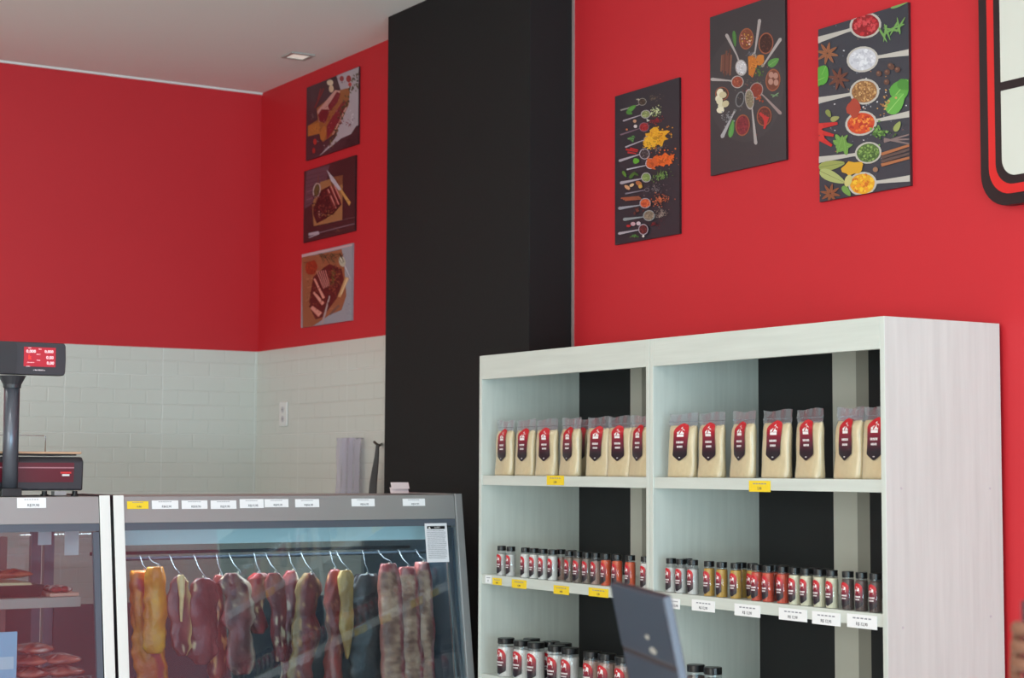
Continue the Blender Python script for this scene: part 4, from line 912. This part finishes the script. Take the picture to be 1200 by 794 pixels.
# clear plastic sleeve hanging
a = on(0, XW-.03, 395, 513); b = on(0, XW-.03, 423, 600)
t = thing('plastic_sleeve', 'pale translucent plastic bags hanging on the tiled side wall above the case', 'plastic bag', (XW-.03, (a.y+b.y)/2, b.z))
for lay, (f0, f1, dx) in enumerate(((0, .62, 0), (.3, 1, .008))):
    n = 16; rings = []
    for j in range(24):
        q = j/23; rings.append([(XW-.028-dx-.007*math.sin(i*1.1+q*2+lay)-.004*math.sin(i*2.3+j*.4), a.y+(b.y-a.y)*(f0+(f1-f0)*i/n), a.z+(b.z-a.z)*q-.008*dx*100*.3) for i in range(n+1)])
    MB().loft(rings, False, False).build('sheet', glass_mat('milky_plastic', tint=(225,222,235), refl=1.6, rough=.2, haze=.48, hazecol=(214,208,222)), t, smooth=True)
MB().tube([(XW-.002, a.y-.01, a.z-.004), (XW-.034, a.y-.01, a.z-.004)], .003, 8).build('peg', steel, t)
MB().tube([(XW-.002, b.y+.03, a.z-.004), (XW-.045, b.y+.03, a.z-.004)], .003, 8).build('peg', steel, t)
# black strap from a clip
q1 = on(0, 3.80, 443, 520)
t = thing('knife_steel', 'dark strap-like sharpening steel hanging from a clip beside the black column', 'tool', (3.80, q1.y, 1.40))
pts = [on(0, 3.80, u, v) for u, v in ((442.5,521),(441.5,535),(439.5,550),(437.5,565),(436.5,580),(436.5,596))]
rings = [[p + Vector((dx, dy, 0)) for dx, dy in ((-.003,-w_),(.003,-w_),(.003,w_),(-.003,w_))] for p, w_ in zip(pts, (.012,.018,.026,.032,.036,.036))]
MB().loft(rings).build('strap', mat('dark_strap', (58,56,58), .4), t, .001)
MB().tube([on(0,3.80,438.5,517.5), on(0,3.80,441,520), on(0,3.80,445,521.5), on(0,3.86,447,520)], .006, 8).build('clip', mat('clip_dark', (60,58,50), .4), t)

# ------------------------------------------------------------------ checkout monitor in the foreground, standing on a counter below the frame
def dep(u, v, d): r_ = ray(u, v); return ORG + r_*(d/F)
mz = 2.75
P1 = dep(714, 683, mz); P2 = dep(776, 697.5, mz*.89)
P2.z = P1.z
e = (P2-P1); wid = e.length; ex = e.normalized()
# lean of the panel, read from its left edge
dn = ray(737.5, 794); nrm = None
# point on the left edge at z = P1.z - .135
tL = (P1.z-.125-ORG.z)/ray(735.5, 780).z; 
q0 = ORG + ray(735.5, 780)*tL
# keep the drop perpendicular to the top edge
down = (q0-P1); down = down - ex*down.dot(ex); down.normalize()
nn = ex.cross(down); nn.normalize()
if nn.dot(ORG-P1) < 0: nn = -nn
mon = thing('monitor', 'dark blue-grey back of a tilted checkout monitor in the blurred foreground before the shelves', 'monitor', (P1.x, P1.y, 1.02))
def slab(s0, s1, d0, d1, t0, t1): 
    c = lambda s, d, t: P1 + ex*s + down*d + nn*t
    return [c(s0,d0,t0), c(s1,d0,t0), c(s1,d1,t0), c(s0,d1,t0)], nn*(t1-t0)
mback = mat('monitor_back', (42,50,64), .4); 
Ld = (P1.z-1.06)/abs(down.z)
hd = .098
pts, d_ = slab(0, wid, 0, hd, -.008, 0); MB().prism(pts, d_).build('screen_back', mback, mon, .003)
pts, d_ = slab(-.002, wid+.001, -.002, hd+.0, -.0115, -.0085); MB().prism(pts, d_).build('screen_frame', mat('monitor_frame', (60,44,50), .4), mon, .001)
pts, d_ = slab(0, wid, hd+.0005, hd+.007, -.010, -.002); MB().prism(pts, d_).build('hinge_seam', mat('hinge_brown', (48,34,36), .5), mon)
pts, d_ = slab(0, wid, hd+.0075, Ld, -.009, -.001); MB().prism(pts, d_).build('stand_panel', mback, mon, .002)
pts, d_ = slab(wid+.0015, wid+.006, 0, Ld, -.012, 0); MB().prism(pts, d_).build('side_edge', mat('monitor_edge', (80,82,94), .5), mon, .002)
for u, v, w_, h_ in ((759,746,.012,.008),(766,762,.020,.010)):
    r_ = ray(u, v); t_ = (P1-ORG).dot(nn)/r_.dot(nn); c_ = ORG + r_*t_ + nn*.0006
    MB().prism([c_+ex*w_*math.cos(q)+down*h_*.5*math.sin(q) for q in [2*PI*i/14 for i in range(14)]], nn*.0006).build('badge', mat('silver_badge', (150,146,140), .4), mon)
mid = P1+ex*wid*.5+down*Ld
cz = 1.02
b_ = MB(); 
for sgn in (0,): b_.box((mid.x-.09, mid.y-.12, cz), (mid.x+.13, mid.y+.12, cz+.02)); 
b_.box((mid.x-.03, mid.y-.05, cz+.02), (mid.x+.05, mid.y+.05, mid.z+.0))
b_.build('stand', darkp, mon, .002)
ct = thing('checkout_counter', 'counter carrying the checkout monitor, below the frame', 'counter', (mid.x, mid.y, 0))
MB().box((mid.x-.35, mid.y-.7, .98), (mid.x+.35, mid.y+.7, cz-.0005)).build('counter_top', whitep, ct, .003)
MB().box((mid.x-.32, mid.y-.67, 0), (mid.x+.32, mid.y+.67, .979)).build('counter_body', lam, ct)

# ------------------------------------------------------------------ person at the right edge: only a hand with a phone reaches the frame
skinm = mat('skin', (112,72,53), .5, bump=.15, bscale=40)
def skin_obj(name, joints, edges, m, parent, sub=2, root=0):
    o0 = world_loc(parent) if parent else Vector(joints[root][0])
    me = bpy.data.meshes.new(name); me.from_pydata([Vector(j[0])-o0 for j in joints], edges, []); me.materials.append(m)
    o = bpy.data.objects.new(name, me); COL.objects.link(o)
    if parent: o.parent = parent
    else: o.location = o0
    md = o.modifiers.new('skin', 'SKIN'); md.use_smooth_shade = True
    for i, j in enumerate(joints):
        r_ = j[1]; me.skin_vertices[0].data[i].radius = (r_, r_) if not isinstance(r_, tuple) else r_
        me.skin_vertices[0].data[i].use_root = (i == root)
    s_ = o.modifiers.new('sub', 'SUBSURF'); s_.levels = sub; s_.render_levels = sub
    return o
HX, HY, HZ = 1.662, 1.50, 1.334      # palm centre of the holding hand
bx, by = 2.10, 1.42                  # the person stands right of the frame, facing left
J = [((bx,by,.95),.15),((bx,by,1.12),.125),((bx,by,1.32),.15),((bx,by,1.45),.09),((bx-.005,by,1.525),.048),((bx-.035,by,1.60),.056),((bx-.025,by,1.675),.082),((bx-.01,by,1.755),.078),
     ((bx,by-.09,.88),.10),((bx,by-.10,.50),.065),((bx,by-.10,.10),.042),((bx-.13,by-.10,.05),.035),
     ((bx,by+.09,.88),.10),((bx,by+.10,.50),.065),((bx,by+.10,.10),.042),((bx-.13,by+.10,.05),.035),
     ((bx,by+.19,1.42),.055),((bx+.02,by+.25,1.14),.042),((bx-.2,by+.16,1.23),.034),((HX+.075,HY+.008,HZ-.035),.026),((HX+.035,HY+.004,HZ-.015),(.026,.036)),((HX,HY,HZ),(.020,.036)),
     ((bx,by-.19,1.42),.055),((bx+.03,by-.25,1.14),.042),((bx+.0,by-.24,.90),.028),((bx-.01,by-.24,.82),.03),((bx-.02,by-.235,.74),.015)]
E_ = [(0,1),(1,2),(2,3),(3,4),(4,5),(5,6),(6,7),(0,8),(8,9),(9,10),(10,11),(0,12),(12,13),(13,14),(14,15),(2,16),(16,17),(17,18),(18,19),(19,20),(20,21),(2,22),(22,23),(23,24),(24,25),(25,26)]
# fingers curl round the phone: four stacked, knuckles towards the left, thumb behind
for k_ in range(4):
    z = HZ+.030-.0205*k_; L_ = (1, 1.06, 1.0, .85)[k_]; n0 = len(J)
    J += [((HX-.012,HY-.010,z),.0095),((HX-.030*L_,HY-.022,z+.001),.0098),((HX-.034*L_,HY-.045*L_,z+.001),.009),((HX-.012,HY-.058*L_,z),.008),((HX+.006,HY-.055*L_,z-.001),.007)]
    E_ += [(21,n0),(n0,n0+1),(n0+1,n0+2),(n0+2,n0+3),(n0+3,n0+4)]
n0 = len(J); J += [((HX+.014,HY-.0,HZ+.030),.012),((HX+.004,HY-.012,HZ+.044),.0105),((HX-.004,HY-.026,HZ+.050),.009)]; E_ += [(20,n0),(n0,n0+1),(n0+1,n0+2)]
per = skin_obj('person', J, E_, skinm, None)
tag(per, 'person at the right edge, only a hand gripping a dark phone is in frame', 'person')
skin_obj('shirt', [((bx,by,.92),.195),((bx,by,1.12),.155),((bx,by,1.32),.175),((bx,by,1.43),.125),((bx,by+.17,1.415),.088),((bx+.012,by+.222,1.24),.072),((bx,by-.17,1.415),.088),((bx+.018,by-.222,1.24),.072)],
    [(0,1),(1,2),(2,3),(3,4),(4,5),(3,6),(6,7)], mat('shirt_black', (34,34,38), .8), per)
skin_obj('trousers', [((bx,by,.99),.165),((bx,by-.09,.86),.115),((bx,by-.10,.50),.082),((bx,by-.10,.12),.065),((bx,by+.09,.86),.115),((bx,by+.10,.50),.082),((bx,by+.10,.12),.065)],
    [(0,1),(1,2),(2,3),(0,4),(4,5),(5,6)], mat('denim', (44,54,80), .8), per)
skin_obj('hair', [((bx+.035,by,1.64),.055),((bx+.025,by,1.72),.082),((bx+.0,by,1.785),.085),((bx-.05,by,1.80),.05)], [(0,1),(1,2),(2,3)], mat('hair_dark', (36,26,22), .7), per)
for s_ in (-1, 1):
    skin_obj('shoe', [((bx+.03,by+.1*s_,.045),.045),((bx-.08,by+.1*s_,.04),.04),((bx-.15,by+.1*s_,.035),.033)], [(0,1),(1,2)], mat('shoe_dark', (30,28,28), .5), per)
    skin_obj('eye', [((bx-.101,by+.032*s_,1.69),.011),((bx-.097,by+.032*s_,1.69),.011)], [(0,1)], mat('eye_white', (230,228,224), .2), per)
skin_obj('nose', [((bx-.10,by,1.69),.008),((bx-.120,by,1.66),.012)], [(0,1)], skinm, per)
skin_obj('mouth', [((bx-.084,by-.02,1.615),.006),((bx-.092,by,1.615),.007),((bx-.084,by+.02,1.615),.006)], [(0,1),(1,2)], mat('lips', (150,70,64), .5), per)
ph = thing('phone', 'dark phone with a red edge held in the hand at the right edge', 'phone', (HX-.012, HY-.030, HZ-.07))
MB().box((HX-.033, HY-.040, HZ-.07), (HX+.055, HY-.032, HZ+.066)).build('phone_body', mat('phone_black', (20,18,22), .25), ph, .003)
MB().box((HX-.0336, HY-.0325, HZ-.068), (HX+.055, HY-.0295, HZ+.064)).build('phone_case', mat('phone_red', (130,26,34), .4), ph, .001)

# ------------------------------------------------------------------ light
wd = bpy.data.worlds.new('daylight'); sc.world = wd; wd.use_nodes = True
bg = wd.node_tree.nodes['Background']; bg.inputs[0].default_value = (.62,.78,1,1); bg.inputs[1].default_value = 1.0
def area(name, loc, rot, sx, sy, power, col):
    l = bpy.data.lights.new(name, 'AREA'); l.shape = 'RECTANGLE'; l.size = sx; l.size_y = sy; l.energy = power; l.color = col
    o = bpy.data.objects.new(name, l); COL.objects.link(o); o.location = loc; o.rotation_euler = rot; return o
area('shopfront_daylight', (.15, YF-.22, 1.3), (math.radians(90), 0, 0), 6.8, 2.0, 275, (.52,.82,1.0))
area('ceiling_fill_light', (.15, YF-.22, .8), (math.radians(128), 0, 0), 6.8, 1.0, 300, (.80,.93,1.0))  # added up-light that brightens the ceiling, imitating daylight bounced off unseen ground
area('left_fill_light', (XL+.02, .9, 1.75), (0, math.radians(-90), 0), 2.4, 5.0, 165, (.94,.96,.90))  # added fill from the left; the wall there has no window
for i, (x, y) in enumerate(((.4,1.2),(.4,4.0),(-1.8,2.6),(1.0,6.9))):
    area('ceiling_lamp_light', (x, y, H-.03), (0,0,0), .9, .9, 18, (1.0,.94,.84))
area('case_lamp_light', ((rx0+rx1)/2, 5.92, 1.278), (math.radians(8), 0, 0), rx1-rx0-.1, .03, 4.2, (.85,.97,1.0))

# ------------------------------------------------------------------ camera
cam = bpy.data.cameras.new('camera'); co = bpy.data.objects.new('camera', cam); COL.objects.link(co); sc.camera = co
cam.sensor_width = 36; cam.lens = F/1200*36; cam.clip_end = 60; cam.clip_start = .05
mt = Matrix((RT, UP, -FW)).transposed().to_4x4(); mt.translation = ORG; co.matrix_world = mt
cam.dof.use_dof = True; cam.dof.focus_distance = 5.6; cam.dof.aperture_fstop = 5.6
vs = sc.view_settings; vs.view_transform = 'Standard'; vs.look = 'None'; vs.exposure = 0.12; vs.gamma = 1; vs.use_curve_mapping = False
